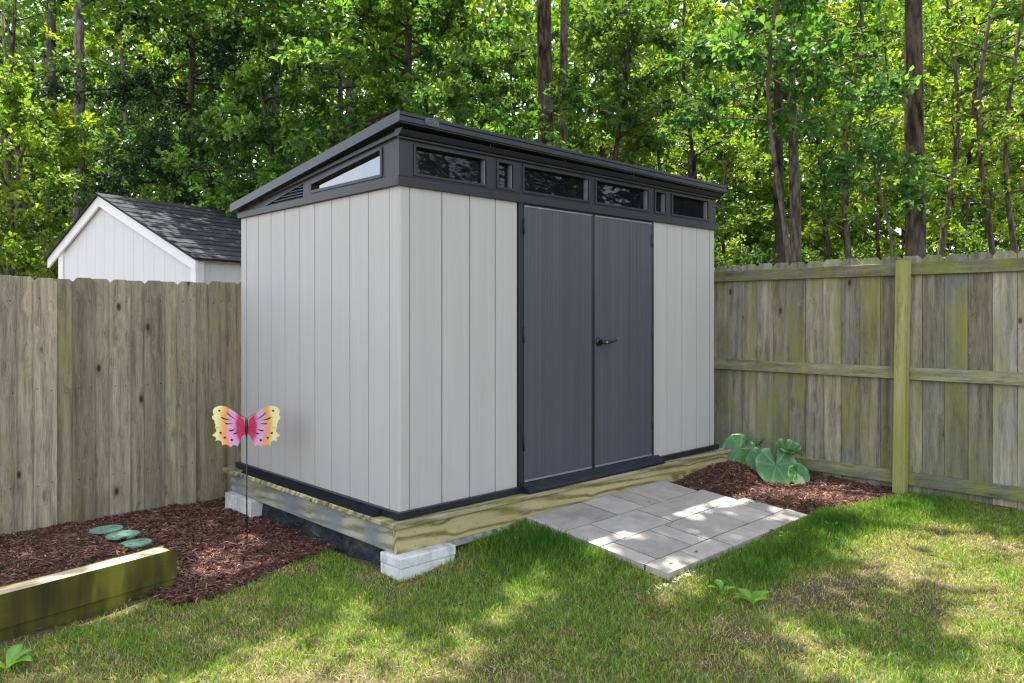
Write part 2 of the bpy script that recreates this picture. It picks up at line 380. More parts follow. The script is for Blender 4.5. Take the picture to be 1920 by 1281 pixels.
mb = MB(); planks(mb, 'y', [.096, .311, .517, .730, .941, 1.139, 1.348, 1.554, 1.754, 1.951], LX-.012, 1); mb.build('side_wall', M['siding'], shed, .004)
mb = MB(); planks(mb, 'x', list(np.linspace(.08, LX-.08, 15)), LY-.012, 1); mb.build('rear_wall', M['siding'], shed, .004)
def corner(x, y, sx, sy, ax, ay):
    """L corner post with a rounded edge; (x,y) outer corner, sx/sy inward direction"""
    pts = []; r = .018
    pts.append((x + sx*ax, y)); pts.append((x + sx*r, y))
    for k in range(1, 5):
        t = k/5*math.pi/2; pts.append((x + sx*(r - r*math.sin(t)), y + sy*(r - r*math.cos(t))))
    pts += [(x, y + sy*r), (x, y + sy*ay), (x + sx*.02, y + sy*ay), (x + sx*.02, y + sy*.02), (x + sx*ax, y + sy*.02)]
    mb = MB(); mb.prism([(p[0], p[1], WB) for p in pts], (0, 0, WT-WB)); return mb.build('corner_post', M['siding'], shed)
corner(0, 0, 1, 1, .070, .093); corner(LX, 0, -1, 1, .076, .093); corner(0, LY, 1, -1, .07, .096); corner(LX, LY, -1, -1, .07, .096)
# black base rail
mb = MB(); mb.box(-.028, LX+.028, -.028, .02, .305, .343); mb.box(-.028, .02, .02, LY+.028, .305, .343); mb.box(LX-.02, LX+.028, .02, LY+.028, .305, .343)
mb.box(.0, LX, LY-.02, LY+.028, .306, .342)
for x in np.arange(.12, .9, .17): mb.tube([(x, -.028, .325), (x, -.034, .325)], .007, 8)
for x in np.arange(2.5, 3.3, .17): mb.tube([(x, -.028, .325), (x, -.034, .325)], .007, 8)
for y in np.arange(.1, 2., .2): mb.tube([(-.028, y, .325), (-.034, y, .325)], .007, 8)
mb.build('base_rail', M['black_plastic'], shed, .004)
# ribbed strip along the side
mb = MB()
for k in range(6):
    x0 = -.030 - k*.0085; z = .331 - k*.0048
    mb.box(x0-.0085, x0, .14, 1.86, .3015, z, .5)
    mb.box(x0-.0060, x0-.0030, .14, 1.86, z-.001, z+.003, .5)
for y in (.35, .62, 1.05, 1.55): mb.box(-.036, -.024, y, y+.035, .331, .343)
mb.build('ribbed_ramp_strip', M['black_plastic'], shed)
# door surround
mb = MB(); mb.box(.934, .972, -.012, .03, WB, WT); mb.box(2.372, 2.402, -.012, .03, WB, WT); mb.box(.972, 2.372, .010, .03, WB, WT, .5)
mb.box(.972, 2.372, -.004, .0099, 2.172, WT); mb.build('door_frame', M['dark_plastic'], shed, .003)
def door(x0, x1, handle):
    z0, z1 = .365, 2.168
    mb = MB(); n = 5; cuts = np.linspace(x0, x1, n+1)
    for a, b in zip(cuts[:-1], cuts[1:]): mb.box(a+.0003, b-.0003, -.016, .009, z0, z1)
    d = mb.build('door', M['door_plastic'], shed, .0012)
    # fine raised ribs
    rb = MB(); x = x0 + .02
    while x < x1 - .02:
        if random.random() < .5: rb.box(x, x + .003, -.0168, -.0155, z0+.022, z1-.022)
        x += random.choice([.012, .016, .022])
    rb.build('rib', M['door_plastic'], d)
    rr = MB(); rr.box(x0, x1, -.020, -.0162, z0, z0+.014); rr.build('edge_rail', M['door_edge'], d, .0015); rr = MB(); rr.box(x0, x1, -.020, -.0162, z1-.012, z1)
    rr.build('edge_rail', M['door_edge'], d, .0015)
    return d
plain('door_edge', (.19, .195, .215), .5, .4, .15, 20)
d1 = door(.976, 1.650, False); d2 = door(1.684, 2.366, True)
mb = MB(); mb.box(1.6515, 1.6825, -.018, .0095, .36, 2.17); mb.build('door_gap_strip', M['black_plastic'], shed, .004)  # black strip stands in for the shaded gap between the doors
def handle_part():
    hx, hz_ = 1.728, 1.262
    mb = MB(); mb.tube([(hx, -.016, hz_), (hx, -.026, hz_)], [.034, .030], 20)
    mb.tube([(hx, -.026, hz_), (hx, -.062, hz_-.002), (hx+.006, -.074, hz_-.004)], [.016, .014, .012], 14)
    mb.tube([(hx-.004, -.072, hz_-.004), (hx+.04, -.078, hz_-.003), (hx+.09, -.076, hz_+.004), (hx+.135, -.072, hz_+.010)], [.013, .013, .010, .006], 12)
    h = mb.build('handle', M['metal_dark'], d2)
    mb = MB(); mb.tube([(hx+.004, -.088, hz_-.003), (hx+.004, -.093, hz_-.003)], .0085, 14); mb.build('keyhole', M['metal_grey'], h) if False else mb.build('lock_cylinder', M['metal_grey'], d2)
handle_part()
for x in (.972, 2.372):
    for z in (.62, 1.32, 2.03):
        mb = MB(); mb.tube([(x, -.018, z-.05), (x, -.018, z+.05)], .006, 10); mb.build('hinge', M['dark_plastic'], shed)
# door threshold ramp
mb = MB(); mb.prism([(.945, -.014, .362), (.945, -.03, .362), (.945, -.088, .322), (.945, -.088, .306), (.945, -.014, .306)], (1.49, 0, 0), .4)
for k in range(5):
    y = -.038 - k*.010; z = .362 - (abs(y)-.03)*.69
    mb.prism([(.955, y, z-.001), (.955, y-.004, z-.001), (.955, y-.004, z+.0015), (.955, y, z+.0035)], (1.47, 0, 0), .4)
mb.build('threshold', M['black_plastic'], shed, .002)
rz = lambda y: 2.583 - (y+.085)*.134
# upper dark frieze, front : z 2.185 .. 2.465
FT = 2.485; wins = [(.110, .651), (.755, .881), (.983, 1.626), (1.714, 2.333), (2.431, 2.560), (2.662, 3.180)]; wz0, wz1 = 2.266, 2.418
mb = MB(); xs = [-.006] + [v for a in wins for v in a] + [LX+.006]
for a, b in zip(xs[0::2], xs[1::2]): mb.box(a, b, -.006, .036, wz0, wz1, .3)
mb.box(-.006, LX+.006, -.006, .036, WT, wz0, .3); mb.box(-.006, LX+.006, -.006, .036, wz1, FT, .3)
mb.build('front_frieze', M['dark_plastic'], shed)
mb = MB(); mb.box(-.019, LX+.019, -.019, -.0061, WT-.003, 2.236, .6); mb.box(-.014, LX+.014, -.014, -.0062, 2.236, 2.242, .6); mb.build('front_band', M['dark_plastic'], shed, .004)
mb = MB(); mb.box(-.02, LX+.02, -.024, -.0061, 2.446, 2.462, .4); mb.prism([(-.03, -.0061, 2.4625), (-.03, -.032, 2.4625), (-.03, -.062, 2.492), (-.03, -.0061, 2.492)], (LX+.06, 0, 0), .4); mb.build('cornice', M['dark_plastic'], shed, .005)
for a, b in wins:
    t = .016; mb = MB()
    for (x0, x1, z0, z1) in ((a-t, a, wz0-t, wz1+t), (b, b+t, wz0-t, wz1+t), (a, b, wz0-t, wz0), (a, b, wz1, wz1+t)): mb.box(x0, x1, -.013, -.0062, z0, z1, .5)
    wn = mb.build('window', M['dark_plastic'], shed, .002); wn['label'] = 'clerestory window above the doors'
    mb = MB(); mb.box(a-.004, b+.004, .030, .034, wz0-.004, wz1+.004); mb.build('pane', M['glass'], wn)
    mb = MB(); mb.box(b-.010, b-.002, .0, .0295, wz0, wz1); mb.build('lit_jamb_strip', M['door_edge'], wn)  # paler strip paints the light falling on the right-hand reveal
# side frieze (slanted): top follows the roof
slope = .134
def ztop(y): return rz(y) - .063
def zcor(y): return 2.474 - .112*y
def side_frieze(x_out, sgn):  # noqa
    # sgn -1: left face ; build panel pieces round the window and the vent
    mb = MB(); X = x_out; d = (-sgn*.042, 0, 0)
    def quad(y0, y1, za0, za1, zb0, zb1): mb.prism([(X, y0, za0), (X, y1, zb0), (X, y1, zb1), (X, y0, za1)], d, .3)
    wt = lambda y: 2.412 - (y-.171)*(.103/.797)
    quad(.0365, .171, WT, ztop(.0365), WT, ztop(.171))
    quad(.171, .968, WT, 2.266, WT, 2.266); quad(.171, .968, wt(.171), ztop(.171), wt(.968), ztop(.968))
    quad(.968, 1.081, WT, ztop(.968), WT, ztop(1.081))
    vt = lambda y: 2.327 - (y-1.081)*(.092/.555)
    quad(1.081, 1.636, WT, 2.228, WT, 2.228); quad(1.081, 1.636, vt(1.081), ztop(1.081), vt(1.636), ztop(1.636))
    quad(1.636, LY+.006, WT, ztop(1.636), WT, ztop(LY+.006))
    return mb, wt, vt
mb, wt, vt = side_frieze(-.006, -1); mb.build('side_frieze', M['dark_plastic'], shed)
mb = MB(); mb.box(LX-.036, LX+.006, .036, LY+.006, WT, 2.243, .3); mb.prism([(LX+.006, .036, 2.243), (LX+.006, LY+.006, 2.243), (LX+.006, .036, ztop(.036))], (-.042, 0, 0)); mb.build('side_frieze', M['dark_plastic'], shed)
mb = MB(); mb.box(-.0, LX, LY-.036, LY+.006, WT, 2.243, .3); mb.build('rear_frieze', M['dark_plastic'], shed)
mb = MB(); mb.box(-.019, -.0061, -.0061, LY+.012, WT-.003, 2.232, .6); mb.build('side_band', M['dark_plastic'], shed, .004); mb = MB(); mb.box(LX+.0061, LX+.019, -.0061, LY+.012, WT-.003, 2.232, .6); mb.build('side_band', M['dark_plastic'], shed, .004)
# sloping mouldings under the roof on the side
mb = MB()
mb.prism([(-.0062, -.006, zcor(0)-.008), (-.0062, LY, zcor(LY)-.004), (-.0062, LY, zcor(LY)+.006), (-.0062, -.006, zcor(0)+.006)], (-.018, 0, 0)); mb.build('side_cornice', M['dark_plastic'], shed, .004)
mb = MB(); t = .014; X = -.0062
mb.prism([(X, .171-t, 2.266-t), (X, .171, 2.266-t), (X, .171, wt(.171)+t), (X, .171-t, wt(.171)+t)], (-.007, 0, 0)); mb.prism([(X, .968, 2.266-t), (X, .968+t, 2.266-t), (X, .968+t, wt(.968)+t), (X, .968, wt(.968)+t)], (-.007, 0, 0))
mb.prism([(X, .171, 2.266-t), (X, .968, 2.266-t), (X, .968, 2.266), (X, .171, 2.266)], (-.007, 0, 0)); mb.prism([(X, .171, wt(.171)), (X, .968, wt(.968)), (X, .968, wt(.968)+t), (X, .171, wt(.171)+t)], (-.007, 0, 0))
sw = mb.build('window', M['dark_plastic'], shed, .002); sw['label'] = 'slanted side window reflecting the sky'
mb = MB(); mb.prism([(.018, .165, 2.26), (.018, .972, 2.26), (.018, .972, wt(.972)+.006), (.018, .165, wt(.165)+.006)], (.004, 0, 0)); mb.build('pane', M['glass_side'], sw)
mb = MB(); n = 6
mb.prism([(.02, 1.075, 2.222), (.02, 1.64, 2.222), (.02, 1.64, 2.24), (.02, 1.075, 2.335)], (.004, 0, 0), mi=0)
vent = mb.build('vent', M['black_plastic'], shed)
mb = MB()
for k in range(5):
    z = 2.232 + k*.019; y1 = min(1.634, 1.083 + (2.327 - z - .006)*(.555/.092))
    if y1 > 1.12: mb.prism([(-.003, 1.083, z), (-.003, y1, z), (.016, y1, z+.014), (.016, 1.083, z+.014)], (0, 0, .004), .5)
mb.build('louvre', M['louvre'] if 'louvre' in M else M['door_plastic'], vent)
# roof
rz = lambda y: 2.583 - (y+.085)*.134
def slab(x0, x1, y0, y1, dz0, dz1, rnd=.5):
    mb.prism([(x0, y0, rz(y0)+dz0), (x0, y1, rz(y1)+dz0), (x0, y1, rz(y1)+dz1), (x0, y0, rz(y0)+dz1)], (x1-x0, 0, -.0067*(x1-x0)), rnd)
mb = MB(); slab(-.056, LX+.041, -.081, 2.10, -.020, 0); slab(-.050, LX+.035, -.074, 2.09, -.026, -.0201); slab(-.060, LX+.045, -.086, 2.10, -.056, -.0261)
roof = mb.build('roof', M['roof_plastic'], shed, .005)
mb = MB()
for x in np.arange(.1, 3.3, .33): mb.prism([(x, -.06, rz(-.06)-.0067*x), (x, 2.08, rz(2.08)-.0067*x), (x, 2.08, rz(2.08)-.0067*x+.007), (x, -.06, rz(-.06)-.0067*x+.007)], (.012, 0, 0))
mb.build('standing_seam', M['roof_plastic'], roof, .003)
mb = MB(); slab(-.052, LX+.037, -.078, 2.09, -.062, -.0565); mb.build('soffit', M['dark_plastic'], roof)
# badge on the roof edge
bz = rz(-.085) - .031
pts = []
for k in range(24):
    th = 2*math.pi*k/24; pts.append((.165 + .050*np.sign(math.cos(th))*abs(math.cos(th))**.45, -.086, bz + .021*np.sign(math.sin(th))*abs(math.sin(th))**.6))
mb = MB(); mb.prism(pts, (0, -.005, 0)); bd = mb.build('badge', M['door_plastic'], roof, .001)
mb = MB(); mb.tube([(p[0]*.9+.165*.1, -.092, bz+(p[2]-bz)*.86) for p in pts + [pts[0]]], .0014, 6, caps=False); mb.build('badge_rim', M['door_edge'], bd)
fc = bpy.data.curves.new('badge_lettering', 'FONT'); fc.body = 'KETER'; fc.size = .026; fc.extrude = .0012; fc.align_x = 'CENTER'; fc.align_y = 'CENTER'
ft_ = bpy.data.objects.new('lettering_curve', fc); COL.objects.link(ft_); fm = bpy.data.meshes.new_from_object(ft_.evaluated_get(bpy.context.evaluated_depsgraph_get())); bpy.data.objects.remove(ft_)
fo = bpy.data.objects.new('lettering', fm); COL.objects.link(fo); fm.materials.clear(); fm.materials.append(M['door_edge']); fo.parent = bd
fo.location = Vector((.165, -.0925, bz)) - wloc(shed); fo.rotation_euler = (R(90), 0, 0)
# little cobwebs dangling from the soffit
mb = MB()
for x, l in ((.62, .02), (2.05, .03), (2.9, .02), (1.3, .018)): mb = MB(); mb.tube([(x, -.080, 2.50), (x+.002, -.081, 2.50-l)], .0007, 4); mb.build('cobweb', M['metal_grey'], roof)

# ------------------------------------------------------------------ platform under the shed
plat = empty('deck_platform', (1.65, 1.0, .14), 'low treated-wood deck platform with board ends showing, carrying the pale grey shed', 'platform')
mb = MB(); y = -.09; k = 0
while y < 2.1:
    wd = .138; x0 = -.085 - random.uniform(0, .008)
    if y + .14 > 2.0: x0 = -.105
    mb.box(x0, 3.42, y+.002, y+wd, .270 + random.uniform(-.001, .001), .300); y += .1405; k += 1
mb.build('decking', M['deck'], plat, .007, 3)
mb = MB(); mb.box(-.065, 3.39, -.070, -.030, .131, .268, .35); mb.build('front_rim_board', M['rim_front'], plat, .003)
mb = MB(); mb.box(-.066, -.028, -.0295, 2.06, .132, .268, .7); mb.build('side_rim_board', M['rim_side'], plat, .003)
mb = MB(); mb.box(3.352, 3.39, -.0295, 2.06, .132, .268, .7); mb.box(-.0279, 3.35, 2.02, 2.06, .132, .268, .7)
for x in np.arange(.4, 3.2, .4): mb.box(x, x+.038, -.0295, 2.02, .132, .268)
mb.build('joist', M['rim_side'], plat)
mb = MB(); mb.box(.30, 1.0, -.066, -.0301, .088, .130, .9); mb.build('packing_board', M['rim_side'], plat, .003)
mb = MB()
for (x, z) in ((.06, .155), (.06, .235), (.21, .165), (.9, .16), (.9, .24), (2., .22)): mb = MB(); mb.tube([(x, -.070, z), (x, -.0725, z)], .005, 8); mb.build('screw_head', M['metal_grey'], plat)
def block(name, x0, x1, y0, y1, z0, z1, label, split=None):
    o = empty(name, ((x0+x1)/2, (y0+y1)/2, z0), label, 'block', 'white concrete cap blocks under the deck')
    mb = MB(); mb.box(x0, x1, y0, y1, z0, z1); b = mb.build('block_body', M['concrete'], o, .006, 3); return o
def single(name, mb, mt, label, cat, group=None, **k):
    o = mb.build(name, mt, None, **k); tag(o, label, cat, group); return o
G = 'white concrete blocks under the deck'
mb = MB(); mb.box(-.098, .290, -.152, .045, .0745, .1305); single('concrete_block', mb, M['concrete'], 'upper white concrete cap block directly under the deck corner nearest the lawn', 'concrete block', G, bevel=.006, seg=3)
mb = MB(); mb.box(-.094, .285, -.148, .048, -.02, .0735); single('concrete_block', mb, M['concrete'], 'lower stained concrete block half sunk in grass beneath the upper corner block', 'concrete block', G, bevel=.006, seg=3)
mb = MB(); mb.box(-.115, .28, 1.86, 2.06, -.02, .131); single('concrete_block', mb, M['concrete'], 'pale concrete block under the rear deck corner beside the mulch and fence', 'concrete block', G, bevel=.006, seg=3)
mb = MB(); mb.box(-.112, .28, 1.64, 1.855, -.02, .1305); single('concrete_block', mb, M['concrete'], 'dusty concrete block butted in front of the rear corner block at the mulch', 'concrete block', G, bevel=.006, seg=3)
# black landscape fabric hanging under the side
ys = np.linspace(.03, 1.66, 60); zs = np.linspace(0, 1, 8); V = []
for yy in ys:
    for t in zs:
        V.append((-.012 - .028*(1-t) + .010*math.sin(yy*23+3*t) + .008*math.sin(yy*51+t*5), yy, (1-t)*(-.03) + t*.145))
V = np.array(V); I = np.arange(len(V)).reshape(60, 8)
F = np.stack([I[:-1, :-1].ravel(), I[1:, :-1].ravel(), I[1:, 1:].ravel(), I[:-1, 1:].ravel()], 1)
o = fast_mesh('landscape_fabric', V, F, np.full((len(V), 3), .02), M['fabric'], smooth=True); tag(o, 'black weed fabric sheet hanging below the side of the deck', 'fabric sheet')
md = o.modifiers.new('s', 'SOLIDIFY'); md.thickness = .003

# ------------------------------------------------------------------ patio
def pz(x, y): return .160 + (y+.09)*.09 + (x-.92)*.012
pat = MB(); rows = [(-.080, -.402, [.92, .962, 1.463, 1.765, 1.945, 2.41]), (-.402, -.694, [.92, 1.168, 1.660, 2.160, 2.47]),
    (-.694, -1.010, [.92, 1.050, 1.397, 1.558, 2.059, 2.390, 2.56]), (-1.010, -1.170, [.92, 1.256, 1.601, 1.940, 2.272, 2.585])]
for y1, y0, xs in rows:
    for a, b in zip(xs[:-1], xs[1:]):
        gp = .0066 if b-a > .1 else .005; dz = random.uniform(-.0015, .0015)
        x0, x1, ya, yb = a+gp, b-gp, y0+gp, y1-gp
        top = [(x0, ya, pz(x0, ya)+dz), (x1, ya, pz(x1, ya)+dz), (x1, yb, pz(x1, yb)+dz), (x0, yb, pz(x0, yb)+dz)]
        pat.prism(top, (0, 0, -.035))
po = pat.build('patio', M['paver'], None, bevel=.003, seg=2); tag(po, 'small patio of pale grey rectangular pavers in front of the shed doors', kind='structure')
mb = MB(); A = [(.935, -1.155), (2.57, -1.155), (2.42, -.085), (.935, -.085)]
mb.prism([(x, y, pz(x, y)-.012) for x, y in A], (0, 0, -.06)); o = mb.build('patio_bed', M['joint'], None); tag(o, kind='structure')

# ------------------------------------------------------------------ fences
def picket(mb, along, a, wd, fixed, th, z0, z1, ear=(1, 1)):
    c = .028; pts = [(a, z0), (a+wd, z0)]
    if ear[1]: pts += [(a+wd, z1-c), (a+wd-c, z1)]
    else: pts += [(a+wd, z1)]
    if ear[0]: pts += [(a+c, z1), (a, z1-c)]
    else: pts += [(a, z1)]
    if along == 'x': mb.prism([(p, fixed, z) for p, z in pts], (0, th, 0))
    else: mb.prism([(fixed, p, z) for p, z in pts], (th, 0, 0))
fl = empty('picket_fence', (-1.5, 2.46, -.05), 'weathered brown board fence seen from its flat side, running behind the mulch bed', 'fence')
mb = MB(); x = -1.276 - .2385*8; rnd0 = []
while x < 4.0:
    zt = 1.722 + .010*math.sin(x*1.7) + random.uniform(-.006, .006)
    picket(mb, 'x', x + .003, .137 + random.uniform(-.002, .001), 2.440 + random.uniform(-.002, .002), .016, -.08, zt)
    for z_ in (.30, .94, 1.56):
        for q_ in (.03, .108):
            w_ = x + q_ + random.uniform(-.01, .01); z2 = z_ + random.uniform(-.012, .012); mb.box(w_-.0035, w_+.0035, 2.4355, 2.4375, z2-.0035, z2+.0035, 0, 1)
    picket(mb, 'x', x + .126, .128, 2.4630 + random.uniform(0, .003), .016, -.08, zt - .004, (0, 1)); x += .2385
mb.build('picket_panel', [M['fence_a'], M['slot_dark']], fl, .0025)
for z in (.25, .9, 1.52):
    mb = MB(); mb.box(-3.2, 3.93, 2.484, 2.520, z, z+.089); mb.build('rail', M['fence_a'], fl)
for x in (-2.9, -.5, 1.9):
    mb = MB(); mb.box(x, x+.09, 2.5205, 2.610, -.1, 1.65); mb.build('post', M['fence_a'], fl)
fr = empty('picket_fence', (3.95, -1., .0), 'greenish mossy board fence with rails and post facing the lawn', 'fence')
mb = MB(); y = 2.4 - .0
edges = [.397, .265, .112, -.037, -.195, -.347, -.502, -.655, -.808, -.965, -1.13, -1.29, -1.445, -1.603, -1.766, -1.927, -2.085]
e = list(np.arange(2.43, .45, -.155)) + edges + list(np.arange(-2.245, -6.5, -.158))
for a, b in zip(e[:-1], e[1:]):
    picket(mb, 'y', b + .0045 if b > -1.4 else b+.006, (a-b) - .009, 3.952 + random.uniform(-.002, .002), .016, .045 + random.uniform(0, .02), 1.922 + random.uniform(-.006, .006))
mb.build('picket_panel', M['fence_b'], fr, .0025)
for z0, z1 in ((1.771, 1.868), (.946, 1.042), (.113, .214)):
    for ya, yb in ((-1.262, 2.4), (-6.4, -1.351)):
        mb = MB(); mb.box(3.912, 3.950, ya, yb, z0, z1); mb.build('rail', M['rail'], fr, .004)
mb = MB(); mb.prism([(3.822, -1.262, -.1), (3.822, -1.352, -.1), (3.911, -1.352, -.1), (3.911, -1.262, -.1)], (.0, -.028, 1.99)); mb.build('post', M['post'], fr, .005)
mb = MB(); mb.box(3.822, 3.911, -3.80, -3.71, -.1, 1.9); mb.build('post', M['post'], fr, .005)
mb = MB(); mb.box(3.822, 3.911, 1.2, 1.29, -.1, 1.9); mb.build('post', M['post'], fr, .005)

# ------------------------------------------------------------------ neighbour's white shed
ND = Vector((.968, .251, 0)); NG = Vector((-.251, .968, 0)); P0 = Vector((.799, 5.009, 0)); NWd = 3.0; NL = 3.6; EZ = 2.07; AZ = 2.93; aw = 1.85
ns = empty('garden_shed', tuple(P0 + ND*1.8 + NG*1.5), 'white shed with dark shingled gable roof standing beyond the brown fence', 'shed')
def npt(a, b, z): p = P0 + ND*a + NG*b; return (p.x, p.y, z)
mb = MB(); i = 0; b = .0; L = []
while b < NWd - .20:
    b2 = min(b + .2, NWd - .20)
    def tp(q): return EZ + (AZ-EZ)*q/aw if q < aw else AZ - (AZ-(EZ+.13))*(q-aw)/(NWd-.0-aw)
    ptsq = [npt(.05, b+.003, 0), npt(.05, b2-.003, 0), npt(.05, b2-.003, tp(b2)-.06)]
    if b < aw < b2: ptsq.append(npt(.05, aw, AZ-.06))
    ptsq.append(npt(.05, b+.003, tp(b)-.06))
    mb.prism(ptsq, tuple(ND*.02), .5); b = b2
mb.build('gable_wall', M['white_siding'], ns, .002)
mb = MB(); a = .05
while a < NL:
    mb.prism([npt(a+.003, .05, 0), npt(a+.197, .05, 0), npt(a+.197, .05, EZ), npt(a+.003, .05, EZ)], tuple(NG*.02), .5); a += .2
mb.build('side_wall', M['white_siding'], ns, .002)
mb = MB(); mb.prism([npt(.072, .072, 0), npt(NL, .072, 0), npt(NL, NWd-.21, 0), npt(.072, NWd-.21, 0)], (0, 0, EZ-.02)); mb.build('wall_core', M['groove_white'] if 'groove_white' in M else M['white_siding'], ns)
mb = MB(); mb.prism([npt(.075, .072, EZ-.019), npt(.075, NWd-.21, EZ-.019), npt(.075, aw, AZ-.08)], tuple(ND*.02)); mb.build('gable_backing', M['groove'], ns)
mb = MB()   # white corner boards
mb.prism([npt(.028, 0, 0), npt(.028, .09, 0), npt(.028, .09, EZ+.02), npt(.028, 0, EZ+.0)], tuple(ND*.022)); mb.prism([npt(.05, 0, 0), npt(.13, 0, 0), npt(.13, 0, EZ-.01), npt(.05, 0, EZ-.01)], tuple(NG*.05)); mb.build('corner_board', M['white_paint'], ns, .003); mb = MB()
mb.prism([npt(.028, NWd-.28, 0), npt(.028, NWd-.18, 0), npt(.028, NWd-.18, 2.24), npt(.028, NWd-.28, 2.30)], tuple(ND*.022)); mb.build('corner_board', M['white_paint'], ns, .003)
LZ = EZ + .13
mb = MB()   # rake boards
def rake(b0, z0, b1, z1, h=.12): mb.prism([npt(0, b0, z0), npt(0, b1, z1), npt(0, b1, z1-h), npt(0, b0, z0-h)], tuple(ND*.026))
rake(-.03, EZ-.0, aw, AZ, .125); mb.build('rake_board', M['white_paint'], ns, .003); mb = MB(); rake(aw, AZ, NWd+.03, LZ, .125)
mb.build('rake_board', M['white_paint'], ns, .003)
mb = MB()
def rslab(b0, z0, b1, z1, t=.02):
    P = [npt(-.03, b0, z0), npt(-.03, b1, z1), npt(-.03, b1, z1+t), npt(-.03, b0, z0+t)]; mb.prism(P, tuple(ND*(NL+.05)), .3)
rslab(-.06, EZ-.008, aw, AZ+.006); rslab(aw, AZ+.006, NWd+.06, LZ-.02)
nr = mb.build('roof', M['shingle'], ns)
mb = MB(); nrow = 13
sl_ = Vector(npt(0, aw, AZ+.028)) - Vector(npt(0, -.07, EZ+.012)); nn = sl_.cross(ND).normalized(); nn = nn if nn.z > 0 else -nn
for r in range(nrow):
    a = -.035 - (r % 2)*.13; s0 = sl_*(r/nrow); s1 = sl_*((r+1.12)/nrow)
    while a < NL:
        b = a + random.choice([.17, .3, .33, .45]); aa = max(a, -.035)
        o0 = Vector(npt(0, -.07, EZ+.012))
        q = [o0 + s0 + ND*(aa+.002) + nn*.009, o0 + s0 + ND*(b-.002) + nn*.009, o0 + s1 + ND*(b-.002) + nn*.001, o0 + s1 + ND*(aa+.002) + nn*.001]
        mb.prism(q, tuple(-nn*.006)); a = b
mb.build('shingle_course', M['shingle'], nr)

# ------------------------------------------------------------------ timber edging
tm = empty('timber_edging', (-1.5, .66, -.04), 'two stacked mossy green-brown landscape timbers holding back the mulch bed', 'edging')
TD = Vector((.984, .176, 0)); TN = Vector((-.176, .984, 0)); TE = Vector((-.96, .74, 0))
def timb(z0, z1, off, end):
    a = TE - TD*2.4 + TN*off; b = TE + TD*end + TN*off
    mb = MB(); mb.prism([(a.x, a.y, z0), (b.x, b.y, z0), (b.x, b.y, z1), (a.x, a.y, z1)], tuple(TN*.125)); return mb
timb(.0235, .163, 0, 0).build('timber', M['timber'], tm, .010, 3); timb(-.12, .0165, .010, -.004).build('timber', M['timber'], tm, .010, 3)
p = TE - TD*.18 + TN*.05
mb = MB(); mb.tube([(p.x, p.y, .1632), (p.x, p.y, .1655)], .008, 12); mb.build('screw_head', M['metal_grey'], tm)

def mulch_h(x, y):
    h = H(x, y) + .018 + .008*np.sin(13*x+4*np.sin(9*y))*np.sin(11*y+x*3)
    d = (x+.96)*-.176 + (y-.74)*.984; bed = np.clip((-.93 - x)/.12, 0, 1)*np.clip((d-.10)/.05, 0, 1)*np.clip(1.3 - d*.75, 0, 1)
    return h + bed*.075 + .03*np.exp(-((x+.95)**2+(y-1.5)**2)/.25)
# ------------------------------------------------------------------ three green lids
def lid(x, y, z, rx, tilt, label, cut=None):
    z = float(mulch_h(np.array([x]), np.array([y]))[0]) + .024
    n = 40; pts = []
    for k in range(n):
        th = 2*math.pi*k/n; r = rx*(1+.015*math.sin(3*th))
        if cut is not None:
            dlt = abs((th - cut + math.pi) % (2*math.pi) - math.pi)
            if dlt < .24: r *= .66
        dx, dy = r*math.cos(th), r*math.sin(th); pts.append((x+dx, y+dy, z + dx*tilt[0] + dy*tilt[1]))
    o = empty('green_lid', (x, y, z), label, 'lid', 'green round lids lying on the mulch')
    mb = MB(); mb.prism(pts, (0, 0, .007)); mb.build('disc', M['lid_green'], o, .0015)
    mb = MB()
    for (dx, dy) in ((-.035, -.02), (.04, .02)):
        mb = MB(); zz = z + dx*tilt[0] + dy*tilt[1] + .0073
        mb.prism([(x+dx-.012, y+dy-.003, zz), (x+dx+.012, y+dy-.003, zz), (x+dx+.012, y+dy+.003, zz), (x+dx-.012, y+dy+.003, zz)], (0, 0, .0006)); mb.build('slot', M['slot_dark'], o)
lid(-1.055, 1.62, .055, .093, (.01, -.02), 'green round lid on the mulch, the one nearest the fence')
lid(-1.035, 1.375, .062, .090, (.02, -.02), 'green round lid in the middle of the row of three on the mulch', cut=4.6)
lid(-1.025, 1.185, .078, .088, (.02, -.03), 'notched green round lid closest to the timber edging', cut=2.9)

# ------------------------------------------------------------------ butterfly stake
BP = Vector((-.379, 1.123, 0.)); bc = Vector((-.379, 1.123, .745))
RT = Vector((.7221, -.6918, 0)); UP = Vector((0, 0, 1)); TW = Vector((-.6918, -.7221, 0))
bf = empty('butterfly_stake', tuple(BP), 'pink and yellow metal butterfly on a thin stake in front of the shed corner', 'garden ornament')
def wing_mat():
    m = NT('wing_paint', .45, .4); d = m.attr('rnd')
    n = m.noise(m.obj, 18, 3)
    f = m.math('ADD', d, m.math('MULTIPLY', m.math('SUBTRACT', n, .5), .18))
    c = m.ramp(f, [(0., (.62, .02, .09)), (.30, (.66, .05, .16)), (.42, (.78, .42, .66)), (.58, (.80, .50, .74)), (.68, (.90, .44, .14)), (.80, (.90, .55, .20)), (.92, (.92, .84, .40)), (1., (.93, .88, .52))])
    m.base(c)
    tr = m.new('ShaderNodeBsdfTranslucent'); m.setin(tr, 'Color', c); mx = m.new('ShaderNodeMixShader'); mx.inputs[0].default_value = .35
    m.l(m.b.outputs[0], mx.inputs[1]); m.l(tr.outputs[0], mx.inputs[2]); m.l(mx.outputs[0], m.n['Material Output'].inputs['Surface']); return m.m
M['wing'] = wing_mat(); plain('wing_black', (.03, .025, .03), .5, .4)
